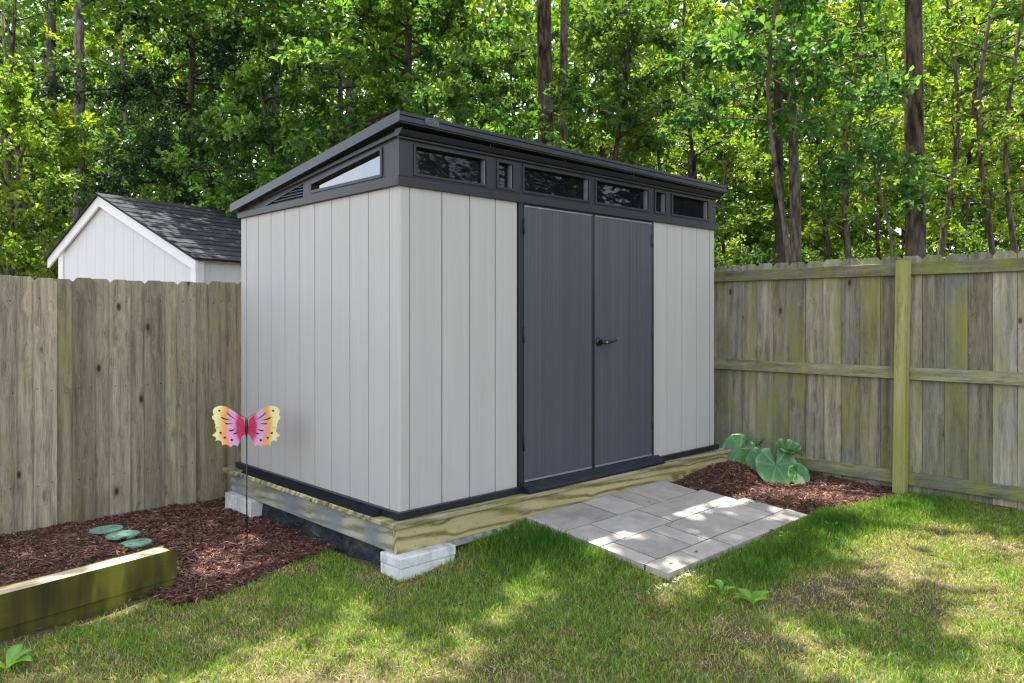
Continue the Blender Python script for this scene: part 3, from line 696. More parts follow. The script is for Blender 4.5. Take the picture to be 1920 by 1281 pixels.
# outline in picture units (zoom at 10.67x), origin at the body (925,640); x outwards
WL = [(45, -90), (60, -150), (150, -230), (235, -290), (310, -345), (400, -395), (480, -413), (560, -405), (630, -375), (668, -325), (670, -270), (648, -232), (688, -190), (675, -140), (640, -115), (630, -60), (612, -20), (625, 15), (615, 45), (595, 85), (610, 125), (640, 150), (685, 190), (620, 215), (600, 250), (618, 300), (560, 285), (510, 300), (490, 340), (485, 395), (440, 370), (390, 368), (350, 395), (310, 425), (275, 385), (240, 368), (175, 405), (160, 340), (130, 250), (80, 190), (40, 165), (30, 40)]
def wing(side, sx, fold):
    mb = MB(); N = len(WL); s_ = .43/128/10.67   # metres per zoom unit
    def P(u, v, lift=0.):
        q = bc + RT*(side*u*s_*sx) - UP*(v*s_) + TW*(-fold*u*s_ + lift); return q
    # radial fill from the body so that colour runs outwards
    rings = [0., .2, .35, .5, .62, .72, .82, .92, 1.]; V = []; rn = []
    for (u, v) in WL:
        for t in rings:
            cu, cv = 30, 60
            uu, vv = cu + (u-cu)*t, cv + (v-cv)*t; V.append(P(uu, vv)); rn.append(min(1., math.hypot(uu, vv*.55)/600))
    nr_ = len(rings); F = []
    for i in range(N-1):
        for j in range(nr_-1): F.append((i*nr_+j, (i+1)*nr_+j, (i+1)*nr_+j+1, i*nr_+j+1))
    mb.add(V, F, 0); mb.r = rn
    wo = mb.build('wing', M['wing'], bf, solid=.0012)
    sm = MB()
    def spot(u0, v0, u1, v1, w0, w1):
        n = 7; L_, R_ = [], []
        dx, dy = u1-u0, v1-v0; ln = math.hypot(dx, dy) or 1; px_, py_ = -dy/ln, dx/ln
        for k in range(n):
            t = k/(n-1); cx_, cy_ = u0+dx*t, v0+dy*t + 14*math.sin(t*math.pi); ww = (w0*(1-t)+w1*t)*math.sin(math.pi*(.12+.86*t))**.5
            L_.append(P(cx_+px_*ww, cy_+py_*ww, .0016)); R_.append(P(cx_-px_*ww, cy_-py_*ww, .0016))
        sm.prism([tuple(x) for x in L_ + R_[::-1]], tuple(TW*.0004))
    for q in [(390, -275, 200, -140, 15, 5), (500, -180, 290, -125, 19, 4), (420, -62, 270, -70, 17, 5), (345, 85, 220, 45, 22, 5), (255, 145, 150, 100, 20, 4), (180, -90, 60, 30, 5, 3), (200, -20, 50, 50, 5, 3), (190, 70, 60, 80, 4, 3), (610, 22, 520, 24, 4, 2)]: spot(*q)
    for (u, v, r) in [(538, -315, 24), (512, 135, 26), (430, 228, 26), (290, 275, 28)]:
        sm.prism([tuple(P(u + r*math.cos(2*math.pi*k/14), v + r*.85*math.sin(2*math.pi*k/14), .0016)) for k in range(14)], tuple(TW*.0004))
    sm.build('marking', M['wing_black'], wo)
wing(-1, 1.06, .12); wing(1, .97, .10)
mb = MB(); mb.tube([bc + UP*z for z in (.055, .04, .0, -.04, -.06)], [.004, .009, .011, .009, .005], 12); mb.build('body', M['metal_dark'], bf)
mb = MB()
for s in (-1, 1): mb.tube([bc + UP*.05, bc + RT*s*.02 + UP*.062, bc + RT*s*.045 + UP*.080 + TW*.01, bc + RT*s*.06 + UP*.085 + TW*.01], .0016, 6)
mb.build('antenna', M['metal_dark'], bf)
mb = MB(); mb.tube([bc - UP*.05 - TW*.006, BP + UP*.3 - TW*.004, BP + RT*.006 - UP*.08], .0042, 8); mb.build('stake', M['metal_dark'], bf)

# ------------------------------------------------------------------ broad-leaved plant by the fence
def pleaf_mat():
    m = NT('glossy_leaf', .32, .5); c = m.attr('col', 'Color'); n = m.noise(m.obj, 30, 3)
    c2 = m.mix(m.ramp(n, [(.45, 0.), (.7, .4)]), c, (.12, .27, .09)); m.base(c2)
    tr = m.new('ShaderNodeBsdfTranslucent'); m.setin(tr, 'Color', m.mix(1., c2, (1.4, 1.6, .6), 'MULTIPLY')); mx = m.new('ShaderNodeMixShader'); mx.inputs[0].default_value = .2
    m.l(m.b.outputs[0], mx.inputs[1]); m.l(tr.outputs[0], mx.inputs[2]); m.l(mx.outputs[0], m.n['Material Output'].inputs['Surface']); return m.m
M['pleaf'] = pleaf_mat(); plain('stem_green', (.10, .17, .04), .5, .4)
pb = Vector((3.60, -.40, hz(3.6, -.4)))
pl = empty('leafy_plant', tuple(pb), 'clump of large round glossy green leaves with cream edges growing in the mulch', 'plant')
def round_leaf(c, r, nrm, notch, edge=0., cup=.2, pale=0.):
    c = Vector(c) + Vector((-.045, -.06, .005)); r *= 1.12; nrm = Vector(nrm).normalized(); a = Vector(notch) - nrm*Vector(notch).dot(nrm); a.normalize(); b = nrm.cross(a)
    NA, NR = 48, 9; V, colr = [], []
    for i in range(NA+1):
        th = .20 + (2*math.pi-.40)*i/NA
        rr = r*(1 - .10*math.cos(th)) * (1 + .02*math.sin(11*th)) * (1.0 if .35 < th < 5.93 else .92)
        for j in range(NR+1):
            t = j/NR; x = math.cos(th)*rr*t; y = math.sin(th)*rr*t
            h = cup*r*t*t + .015*r*math.sin(9*th)*t + .06*r*t*t*math.sin(2*th+c.x*40)
            V.append(c + a*x + b*y + nrm*h)
            vein = max(0, math.cos(9*th))**24 * (1-t*.6)
            e = max(0, t-.80)/.2*(.35+.65*edge)*(.5+.5*math.sin(7*th+c.y*30)) if edge else 0
            g = np.array((.038, .155, .028))*(1+.35*t); k = min(1, .55*vein + .8*e + pale)
            colr.append(g*(1-k) + np.array((.50, .56, .36))*k)
    F = []
    for i in range(NA):
        for j in range(NR):
            q = i*(NR+1)+j; F.append((q, q+1, q+NR+2, q+NR+1))
    o = fast_mesh('leaf', np.array([tuple(v) for v in V]), np.array(F), np.array(colr), M['pleaf'], pl, smooth=True)
    md = o.modifiers.new('s', 'SOLIDIFY'); md.thickness = .0012
    mid = (pb + c)*.5 + Vector((random.uniform(-.02, .02), random.uniform(-.02, .02), .04))
    mb = MB(); mb.tube([pb + Vector((random.uniform(-.03, .03), random.uniform(-.03, .03), -.02)), mid, c - nrm*.002], [.006, .005, .0035], 8); mb.build('leaf_stem', M['stem_green'], o)
tc_ = Vector((-.69, -.62, .35))
round_leaf((3.58, -.045, .285), .125, (-.75, -.45, .45), (.3, -.6, .7), .15, .15)
round_leaf((3.50, -.420, .205), .155, (-.62, -.60, .52), (.1, .1, 1), .55, .12)
round_leaf((3.66, -.435, .315), .088, (-.30, -.35, .90), (.4, .4, .3), .9, .55)
round_leaf((3.60, -.235, .20), .110, (-.70, -.2, .4), (.2, -.7, .8), .15, .15)
round_leaf((3.60, -.20, .13), .085, (-.6, -.3, .5), (.2, -.4, .8), .1, .15)
round_leaf((3.56, -.300, .110), .055, (-.5, -.5, .6), (.2, .2, .8), .8, .2, .25)
round_leaf((3.52, -.335, .062), .060, (-.5, -.5, .75), (.3, .3, .6), .9, .15, .75)
round_leaf((3.55, -.585, .150), .085, (-.5, -.75, .45), (-.1, .4, 1), .6, .15)
round_leaf((3.50, -.610, .105), .050, (-.3, -.8, .5), (.1, .5, .8), .8, .2, .55)
round_leaf((3.72, -.150, .320), .075, (-.2, .3, .8), (.3, -.6, .2), .2, .35)
round_leaf((3.70, -.500, .300), .075, (.1, -.5, .8), (-.1, .6, .3), .3, .2)
round_leaf((3.66, -.110, .120), .045, (-.7, -.3, .4), (.3, -.3, .6), .0, .1)

# ------------------------------------------------------------------ leaf, blade and chip builders
def leaf_arrays(C, D, Nn, L, W):
    D = unit(D); S = unit(np.cross(D, Nn)); N2 = np.cross(S, D); L = L[:, None]; W = W[:, None]
    v0 = C; v1 = C + D*L*.42 + S*W*.36 + N2*W*.16; v2 = C + D*L*.80 + S*W*.46 + N2*W*.10; v3 = C + D*L - N2*L*.12
    v4 = C + D*L*.80 - S*W*.46 + N2*W*.10; v5 = C + D*L*.42 - S*W*.36 + N2*W*.16
    V = np.stack([v0, v1, v2, v3, v4, v5], 1).reshape(-1, 3); n = len(C); b = (np.arange(n)*6)[:, None]
    F = np.concatenate([b + np.array([[0, 3, 2, 1]]), b + np.array([[0, 5, 4, 3]])], 0); return V, F
def rand_dirs(n, up=0.): 
    d = rng.normal(size=(n, 3)); d[:, 2] += up; return unit(d)
def leafcol(n, pal, var=.18, grp=None):
    pal = np.array(pal); i = rng.integers(0, len(pal), n) if grp is None else grp
    return np.clip(pal[i % len(pal)]*(1 + rng.normal(size=(n, 1))*var), .004, 1)
PAL = dict(
    dark=[(.020, .052, .020), (.026, .066, .022), (.014, .038, .016), (.042, .095, .034)],
    mid=[(.052, .115, .024), (.070, .140, .028), (.038, .090, .022), (.095, .165, .034)],
    bright=[(.068, .135, .022), (.095, .165, .026), (.050, .11, .018), (.145, .215, .036)],
    yellow=[(.105, .19, .016), (.145, .225, .018), (.07, .14, .016), (.21, .285, .028)],
    fresh=[(.062, .145, .026), (.095, .195, .036), (.042, .105, .020), (.155, .265, .055)],
    blue=[(.052, .135, .038), (.070, .165, .046), (.040, .105, .034), (.11, .215, .06)])

def crown_from_twigs(A, B, per, size, pal, name, parent, matk='leaf', jitter=.10, updir=.5, loc=None):
    """leaves along twigs A->B"""
    per = int(per*1.3); size = size*.88; n = len(A); A = np.repeat(A, per, 0); B = np.repeat(B, per, 0); t = rng.random((len(A), 1))**.8
    C = A + (B-A)*t + rng.normal(size=A.shape)*jitter*.5
    D = unit(unit(B-A)*.6 + rand_dirs(len(A))*.9 + np.array([0, 0, -.1])); Nn = rand_dirs(len(A), 1.3)
    L = size*rng.uniform(.65, 1.2, len(A)); W = L*rng.uniform(.5, .72, len(A))
    V, F = leaf_arrays(C, D, Nn, L, W)
    tw = np.repeat(rng.integers(0, 4, n), per)
    col = leafcol(len(A), PAL[pal], .16, tw)
    return fast_mesh(name, V, F, np.repeat(col, 6, 0), M[matk], parent, loc)

def make_tree(name, label, base, height, r0, z0, z1, rad, nbr, ntw, per, size, pal, barkm, lean=(0, 0), group=None, cat='tree', updir=.35, off=(0, 0), sparse_side=None, mk_leaf='leaf', profile='round'):
    bx, by = base; bz_ = 0. if abs(bx) > 6 or abs(by) > 4 else 0.
    root = empty(name, (bx, by, bz_), label, cat, group)
    ph = random.uniform(0, 6); P = []; RR = []
    n = 14
    for i in range(n):
        t = i/(n-1); zz = t*height - .1
        P.append(Vector((bx + lean[0]*t*height + (.03 if r0 > .1 else .11)*math.sin(ph+t*7), by + lean[1]*t*height + (.03 if r0 > .1 else .11)*math.cos(ph*1.3+t*9), zz)))
        RR.append(r0*(1 - .75*t) * (1.35 if i == 0 else 1))
    mb = MB(); mb.tube(P, RR, 14)
    def at(z):
        t = min(max((z+.1)/height, 0), 1)*(n-1); i = min(int(t), n-2); return P[i].lerp(P[i+1], t-i), RR[i]
    A, B = [], []
    for i in range(nbr):
        u = (i+.5)/nbr; z = z0 + (z1-z0)*u + random.uniform(-.2, .2); az = i*2.399 + random.uniform(-.5, .5)
        pr = math.sin(math.pi*min(max(.12+.80*u, 0), 1))**.6 if profile == 'round' else (1.1-.6*u)
        ln = rad*pr*random.uniform(.65, 1.15); p, rr = at(z)
        d = Vector((math.cos(az), math.sin(az), updir + random.uniform(-.2, .3))).normalized(); pts = [p]; cur = p.copy(); k = 6
        for s in range(k):
            d = (d + Vector((random.uniform(-.25, .25), random.uniform(-.25, .25), random.uniform(-.22, .12)))).normalized()
            cur = cur + d*ln/k; pts.append(cur.copy())
        r1 = min(rr*.5, .012 + ln*.011); mb.tube(pts, [r1*(1-.8*j/k) for j in range(k+1)], 6)
        for t in range(ntw):
            f = .25 + .75*(t+random.random())/ntw; f = min(f, .999)*k; j = min(int(f), k-1); q = pts[j].lerp(pts[j+1], f-j)
            dd = Vector((random.gauss(0, 1), random.gauss(0, 1), random.gauss(.1, .6))).normalized()
            dd = (dd + (pts[j+1]-pts[j]).normalized()*.7).normalized(); e_ = q + dd*random.uniform(.25, .65)*min(1.2, ln*.4+.3)
            if t % 2 == 0: mb.tube([q, e_], [.006, .003], 3, caps=False)
            A.append(tuple(q)); B.append(tuple(e_))
    mb.build('trunk', M[barkm], root)
    if per: crown_from_twigs(np.array(A), np.array(B), per, size, pal, 'crown', root, mk_leaf)
    return root
def copy_tree(src, loc, rz, s, label, group=None, name=None):
    r = src.copy(); COL.objects.link(r); r.location = loc; r.rotation_euler = (0, 0, rz); r.scale = (s, s, s); r['label'] = label
    if group: r['group'] = group
    if name: r.name = name
    for ch in list(src.children):
        c = ch.copy(); COL.objects.link(c); c.parent = r
    return r
def XY(px, d):   # ground point at picture column px of the photograph and distance d
    a = (px-960)/1440*d; return (-2.536 + a*.7221 + d*.6918, -3.567 - a*.6918 + d*.7221)
GT = 'trees of the wood behind the fences'
pine = dict(z0=9.5, z1=15, rad=2.4, nbr=12, ntw=6, per=26, size=.2, pal='mid', group=GT)
# the big trunks
make_tree('pine_tree', 'tall pine with thick dark reddish trunk rising behind the mossy fence', XY(1713, 11), 17, .158, barkm='bark_pine', lean=(.006, -.004), **pine)
make_tree('pine_tree', 'tall pine with thick reddish trunk directly behind the grey shed roof', XY(1022, 14), 18, .185, barkm='bark_pine', lean=(-.003, .002), **pine)
make_tree('pine_tree', 'slimmer pine trunk close beside the thick one behind the grey shed roof', XY(1060, 15.5), 16, .125, barkm='bark_pine', lean=(.0, .0), **pine)
make_tree('pine_tree', 'pale straight pine trunk above the white shed', XY(152, 16), 17, .135, barkm='bark_grey', lean=(-.008, .006), **pine)
make_tree('pine_tree', 'dark pine trunk showing high above the leafy trees left of the roof peak', XY(516, 16), 17, .12, barkm='bark_grey', lean=(0, 0), **pine)
make_tree('oak_tree', 'grey mottled trunk standing behind the fence right of the shed', XY(1487, 12), 9, .115, 4.5, 8.5, 1.9, 16, 7, 26, .12, 'mid', 'bark_grey', group=GT)
make_tree('oak_tree', 'dark slender trunk close to the grey mottled trunk', XY(1463, 13.4), 10, .12, 5.5, 9.5, 1.8, 14, 6, 26, .12, 'mid', 'bark_dark', group=GT)
make_tree('pine_tree', 'dark distant pine near the upper corner above the brown fence', XY(92, 20), 18, .17, barkm='bark_dark', lean=(.002, .002), **pine)
make_tree('pine_tree', 'twin grey pine far behind the leafy trees over the roof peak', XY(655, 20), 18, .15, barkm='bark_grey', lean=(0, .004), **pine)
# slim understory trees
slim = dict(z0=2.6, z1=7.6, rad=1.6, nbr=16, ntw=6, size=.105, group=GT, updir=.5)
def sap(px, d, r, pal, label, lean=(0, 0), per=16, h=8.5, barkm='bark_dark', name='young_tree', **k):
    q = dict(slim); q.update(k); return make_tree(name, label, XY(px, d), h, r, per=per, pal=pal, barkm=barkm, lean=lean, **q)
sap(1292, 14.5, .06, 'yellow', 'slim dark tree just right of the shed roof end', per=18)
sap(1160, 13, .07, 'mid', 'forked leaning tree rising over the middle of the shed roof', (.03, -.02), 18, z0=2.8)
sap(1597, 13, .075, 'bright', 'slim grey tree between the mottled trunk and the thick dark pine', (.004, -.002), 16, barkm='bark_grey')
sap(1770, 13, .065, 'yellow', 'thin tree just right of the thick dark pine', (.012, -.012), 14, barkm='bark_grey')
sap(1845, 12.5, .06, 'yellow', 'thin straight tree between the two others right of the dark pine', (.010, -.010), 14, barkm='bark_grey')
sap(1898, 12, .055, 'yellow', 'crooked thin tree nearest the right edge behind the mossy fence', (.010, -.008), 14, barkm='bark_grey')
sap(48, 13.5, .085, 'mid', 'leaning grey trunk behind the brown fence, left of the white shed', (-.03, .03), 16, barkm='bark_grey')
sap(1230, 17, .06, 'bright', 'thin tree deep in the wood above the shed roof', (.01, 0), 16)
sap(1370, 17, .05, 'yellow', 'thin tree deep in the wood behind the shed roof end', (.0, 0.01), 16)
sap(1660, 18, .06, 'yellow', 'thin sunlit tree deep in the wood left of the thick dark pine', (.0, 0.01), 16)
# leafy crowns
make_tree('holly_tree', 'dense dark green tree behind the white shed roof', XY(360, 15.2), 9.5, .12, .6, 8.6, 2.55, 64, 12, 40, .11, 'dark', 'bark_dark', group=GT, updir=.1)
make_tree('oak_tree', 'bright green leafy tree leaning over the rear of the grey shed roof', XY(500, 11.6), 5.8, .08, 1.2, 4.9, 1.6, 34, 9, 32, .115, 'fresh', 'bark_dark', group=GT, updir=.15)
make_tree('oak_tree', 'broad green tree behind the front peak of the grey shed roof', XY(770, 12.0), 8.0, .12, 1.6, 7.2, 2.35, 48, 10, 36, .125, 'fresh', 'bark_dark', group=GT, updir=.1)
make_tree('maple_tree', 'yellow-green leafy tree at the edge above the brown fence', XY(20, 12.6), 6.5, .08, .8, 5.2, 1.6, 34, 9, 34, .11, 'yellow', 'bark_grey', group=GT)
make_tree('maple_tree', 'sunlit yellow-green tree seen past the pale pine trunk', XY(225, 20), 11, .1, 1.5, 9.5, 2.3, 32, 8, 32, .14, 'yellow', 'bark_grey', group=GT)
make_tree('oak_tree', 'green leafy tree to the right of the thick trunk behind the shed roof', XY(1160, 11.8), 7.5, .06, 2.8, 6.6, 1.3, 22, 7, 24, .125, 'mid', 'bark_dark', group=GT, updir=.3)
make_tree('oak_tree', 'blue-green broad-leaved tree hanging over the fence right of the roof end', XY(1462, 10.2), 7.5, .05, 3.9, 6.3, 1.35, 16, 6, 20, .15, 'blue', 'bark_grey', group=GT, updir=.0)
make_tree('oak_tree', 'small leafy tree with a spray of leaves crossing the thick dark pine', XY(1650, 9.4), 4.6, .03, 2.9, 4.2, .75, 9, 6, 18, .12, 'blue', 'bark_grey', group=GT, updir=.1)
# shrubs along the outside of the fences
def shrub(px, d, h, rad, pal, label, n=16, per=34, size=.09):
    return make_tree('woodland_shrub', label, XY(px, d), h, .025, .15, h*.9, rad, n, 8, per, size, pal, 'bark_dark', group='shrubs growing behind the fences', cat='shrub', updir=.5)
s1 = shrub(1390, 12, 2.6, 1.1, 'mid', 'green shrub behind the fence next to the shed end')
s2 = shrub(1560, 14, 2.8, 1.2, 'bright', 'bright shrub behind the fence between the trunks')
shrub(1800, 15, 3.0, 1.3, 'bright', 'bright shrub behind the fence right of the thick pine')
shrub(1680, 14.5, 2.4, 1.1, 'yellow', 'yellowish shrub behind the fence beside the thick pine')
shrub(1900, 14, 2.8, 1.2, 'mid', 'green shrub behind the fence at the right edge')
shrub(60, 15, 3., 1.3, 'mid', 'green shrub behind the brown fence left of the white shed')
shrub(190, 18, 4., 1.7, 'mid', 'tall shrub behind the white shed')
shrub(560, 15, 3.6, 1.5, 'dark', 'dark shrub behind the rear edge of the grey roof')
shrub(1250, 13, 3.2, 1.2, 'mid', 'green shrub rising over the shed roof end')
# deeper layer of ordinary trees: copies
pt1 = make_tree('forest_tree', 'deep green tree far back between the pale pine and the dark tree', XY(300, 24), 12, .13, 1.0, 11, 2.6, 44, 9, 30, .17, 'mid', 'bark_dark', group=GT)
pt2 = make_tree('forest_tree', 'sunlit tree far back to the left of the thick dark pine', XY(1540, 20), 11, .10, .8, 10, 2.5, 44, 9, 28, .15, 'yellow', 'bark_dark', group=GT)
pt3 = make_tree('forest_tree', 'bright green tree far back over the shed roof centre', XY(1130, 22), 12, .12, 1.0, 11, 2.6, 44, 9, 30, .16, 'bright', 'bark_dark', group=GT)
far = [(pt1, 420, 20, 'tree far back behind the dark dense tree'), (pt3, 640, 19, 'bright tree far back over the roof peak'), (pt1, 860, 22, 'tree far back left of the two pine trunks'), (pt2, 960, 24, 'sunlit tree far back just left of the thick pine over the roof'),
    (pt2, 1290, 21, 'sunlit tree far back over the end of the shed roof'), (pt3, 1420, 24, 'bright tree far back left of the mottled trunk'), (pt2, 1700, 23, 'sunlit tree far back hidden partly by the thick dark pine'), (pt2, 1820, 19, 'sunlit tree far back among the thin trunks'),
    (pt3, 1930, 21, 'bright tree far back at the right edge'), (pt3, 60, 25, 'bright tree far back at the left edge'), (pt1, 130, 30, 'deep green tree far back beside the pale pine'), (pt2, 1600, 27, 'palest sunlit tree far back between the trunks'), (pt3, 740, 27, 'tree deepest in the wood over the roof peak'), (pt2, 1180, 29, 'sunlit tree deepest in the wood over the roof')]
for i, (src, px, d, lab) in enumerate(far):
    x, y = XY(px, d); copy_tree(src, (x, y, 0), i*1.3, .92 + .02*(i % 8), lab, GT)
# trees outside the frame: they stand in the window reflections and shade the yard
for i, (x, y) in enumerate([(7.0, -3.6), (8.6, -6.2), (10.5, -4.6), (8.0, -9.5)]):
    copy_tree((pt1, pt3)[i % 2], (x, y, 0), i*2.1, .85, ['green tree beyond the mossy fence outside the picture, nearest the fence post', 'green tree beyond the mossy fence outside the picture, behind the nearest one', 'green tree outside the picture, farthest from the mossy fence', 'green tree outside the picture, well behind the viewer on the right'][i], GT)

# far-off wood that reads as one mass
def far_woods():
    Cs = []
    n = 3600; px = rng.uniform(-500, 2500, n); d = rng.uniform(24, 46, n); a = (px-960)/1440*d
    x = -2.536 + a*.7221 + d*.6918; y = -3.567 - a*.6918 + d*.7221
    z = rng.random(n)**1.15*19
    per = 55; C = np.repeat(np.stack([x, y, z], 1), per, 0) + rng.normal(size=(n*per, 3))*np.array([.8, .8, .5])
    C[:, 2] = np.abs(C[:, 2]); D = rand_dirs(len(C)); Nn = rand_dirs(len(C), 1.2); L = rng.uniform(.22, .42, len(C)); W = L*.7
    V, F = leaf_arrays(C, D, Nn, L, W); g1 = np.repeat(rng.integers(0, 4, n), per); right = np.repeat(rng.random(n)*.5 + (px-200)/1900, per)
    col = np.where(right[:, None] > .6, leafcol(len(C), PAL['yellow'], .18, g1), np.where(right[:, None] > .25, leafcol(len(C), PAL['bright'], .18, g1), leafcol(len(C), PAL['mid'], .18, g1)))
    o = fast_mesh('distant_woods', V, F, np.repeat(col, 6, 0), M['leaf']); tag(o, 'far-off mass of sunlit woodland foliage behind all the trees', kind='stuff')
far_woods()

# ------------------------------------------------------------------ added canopy over the yard, leaves kept only where ground should be shaded
LIT = [[[-1.36, -0.36], [-1.12, -0.26], [-0.82, -0.37], [-0.57, -0.15], [-0.49, -0.2], [-0.47, -0.41], [-0.54, -0.7], [-0.6, -0.89], [-0.45, -0.99], [-0.65, -1.1], [-0.93, -1.07], [-1.5, -0.59]], [[-0.63, -0.88], [-0.43, -0.93], [-0.15, -0.86], [0.2, -0.71], [0.53, -0.74], [0.44, -0.88], [0.04, -0.99], [-0.34, -1.08], [-0.59, -1.13], [-0.71, -1.04]], [[1.96, -1.6], [2.44, -1.53], [3.1, -1.62], [3.21, -1.92], [3.16, -2.3], [2.43, -2.56], [2.0, -2.27], [1.82, -2.04]], [[1.92, -2.14], [2.33, -2.58], [1.26, -2.8], [0.94, -2.55], [1.44, -2.43]], [[0.87, -1.7], [0.97, -1.88], [0.85, -2.18], [0.71, -2.41], [0.43, -2.43], [0.31, -2.32], [0.6, -2.06]], [[0.53, -2.23], [1.2, -2.7], [0.89, -2.87], [0.31, -2.32]], [[3.13, -1.25], [3.91, -1.3], [3.87, -1.74], [3.15, -1.68], [2.8, -1.52]], [[2.9, -0.46], [3.33, -0.48], [3.61, -0.75], [3.69, -1.02], [3.4, -1.29], [2.91, -1.19], [2.75, -0.78]], [[3.68, 0.07], [4.0, -0.07], [3.54, -0.26], [3.39, -0.17]], [[0.81, -0.50], [1.29, -0.50], [1.29, -0.70], [0.78, -0.76]], [[1.78, -0.50], [2.75, -0.50], [2.75, -0.80], [1.78, -0.74]], [[0.79, -1.06], [1.23, -1.09], [1.09, -1.29], [0.77, -1.27]], [[2.2, -1.0], [2.5, -1.0], [2.5, -1.2], [2.1, -1.2]], [[-0.79, 1.18], [-0.55, 1.22], [-0.42, 1.05], [-0.49, 0.75], [-0.75, 0.73], [-0.87, 0.91]], [[-0.39, 1.27], [-0.1, 1.26], [-0.0, 1.07], [-0.2, 0.92], [-0.38, 1.06]], [[-1.72, -0.01], [-1.51, -0.11], [-1.5, -0.36], [-1.69, -0.26]], [[-1.77, 0.76], [-1.34, 0.79], [-0.99, 0.89], [-0.98, 0.68], [-1.4, 0.57], [-1.8, 0.56]], [[0.63, -1.17], [1.04, -1.35], [0.92, -1.45], [0.55, -1.29]]]
def canopy():
    n = 30000; P = np.stack([rng.uniform(-3.2, 4.6, n), rng.uniform(-4.2, 2.6, n)], 1)
    Q = P + .10*np.stack([np.sin(P[:, 1]*9+1)+np.sin(P[:, 1]*23), np.sin(P[:, 0]*8)+np.sin(P[:, 0]*21+2)], 1)*.5
    lit = np.zeros(n, bool)
    for poly in [[tuple(np.mean(q, 0) + (np.array(v) - np.mean(q, 0))*1.14) for v in q] for q in LIT]: lit |= inpoly(Q, poly)
    lit |= (P[:, 0] > .1) & (P[:, 0] < 3.2) & (P[:, 1] > .3) & (P[:, 1] < 2.)   # over the roof: open
    keep = ~lit | (rng.random(n) < .035); P = P[keep]; n = len(P)
    z = rng.uniform(6.6, 8.4, n); s = np.array(SUN)/SUN.z
    m2 = 9000; P2 = np.stack([rng.uniform(.2, 4.8, m2), rng.uniform(4.5, 8.8, m2)], 1)  # further added leaves, to shade the neighbour's shed roof
    P2 = P2[(vnoise(P2[:, 0], P2[:, 1], 1.6, 9) < .70) | (rng.random(m2) < .25)]; P = np.concatenate([P, P2]); z = np.concatenate([z, rng.uniform(6.2, 8.2, len(P2))]); n = len(P)
    C = np.stack([P[:, 0] + s[0]*z, P[:, 1] + s[1]*z, z], 1)
    D = rand_dirs(n); D[:, 2] *= .5; Nn = rand_dirs(n, 2.2); L = rng.uniform(.11, .17, n)
    return C, D, Nn, L
C_, D_, N_, L_ = canopy()
def added_canopy_tree(sel, base, label):  # oak added to carry the shading leaves, trunk out of view
    root = empty('oak_tree', (base[0], base[1], 0), label, 'tree', GT); mb = MB()
    top = Vector((base[0]*.85, base[1]*.9, 8.6)); mb.tube([(base[0], base[1], -.1), (base[0], base[1], 3), tuple(Vector((base[0], base[1], 6)).lerp(top, .3)), tuple(top)], [.3, .24, .2, .16], 14)
    C = C_[sel]
    for k in range(16):
        t = Vector(C[random.randrange(len(C))]); m1 = top.lerp(t, .5) + Vector((0, 0, .5)); mb.tube([tuple(top - Vector((0, 0, random.uniform(0, 1.5)))), tuple(m1), tuple(t)], [.07, .045, .012], 6)
    mb.build('trunk', M['bark_grey'], root)
    V, F = leaf_arrays(C, D_[sel], N_[sel], L_[sel], L_[sel]*.7); fast_mesh('crown', V, F, np.repeat(leafcol(len(C), PAL['mid']), 6, 0), M['leaf'], root)
added_canopy_tree(C_[:, 0] > 1.4, (6.6, -2.2), 'added oak beyond the mossy fence, its high leaves placed to shade the lawn')
added_canopy_tree(C_[:, 0] <= 1.4, (-4.6, 3.9), 'added oak beyond the brown fence, its high leaves placed to shade the mulch bed')

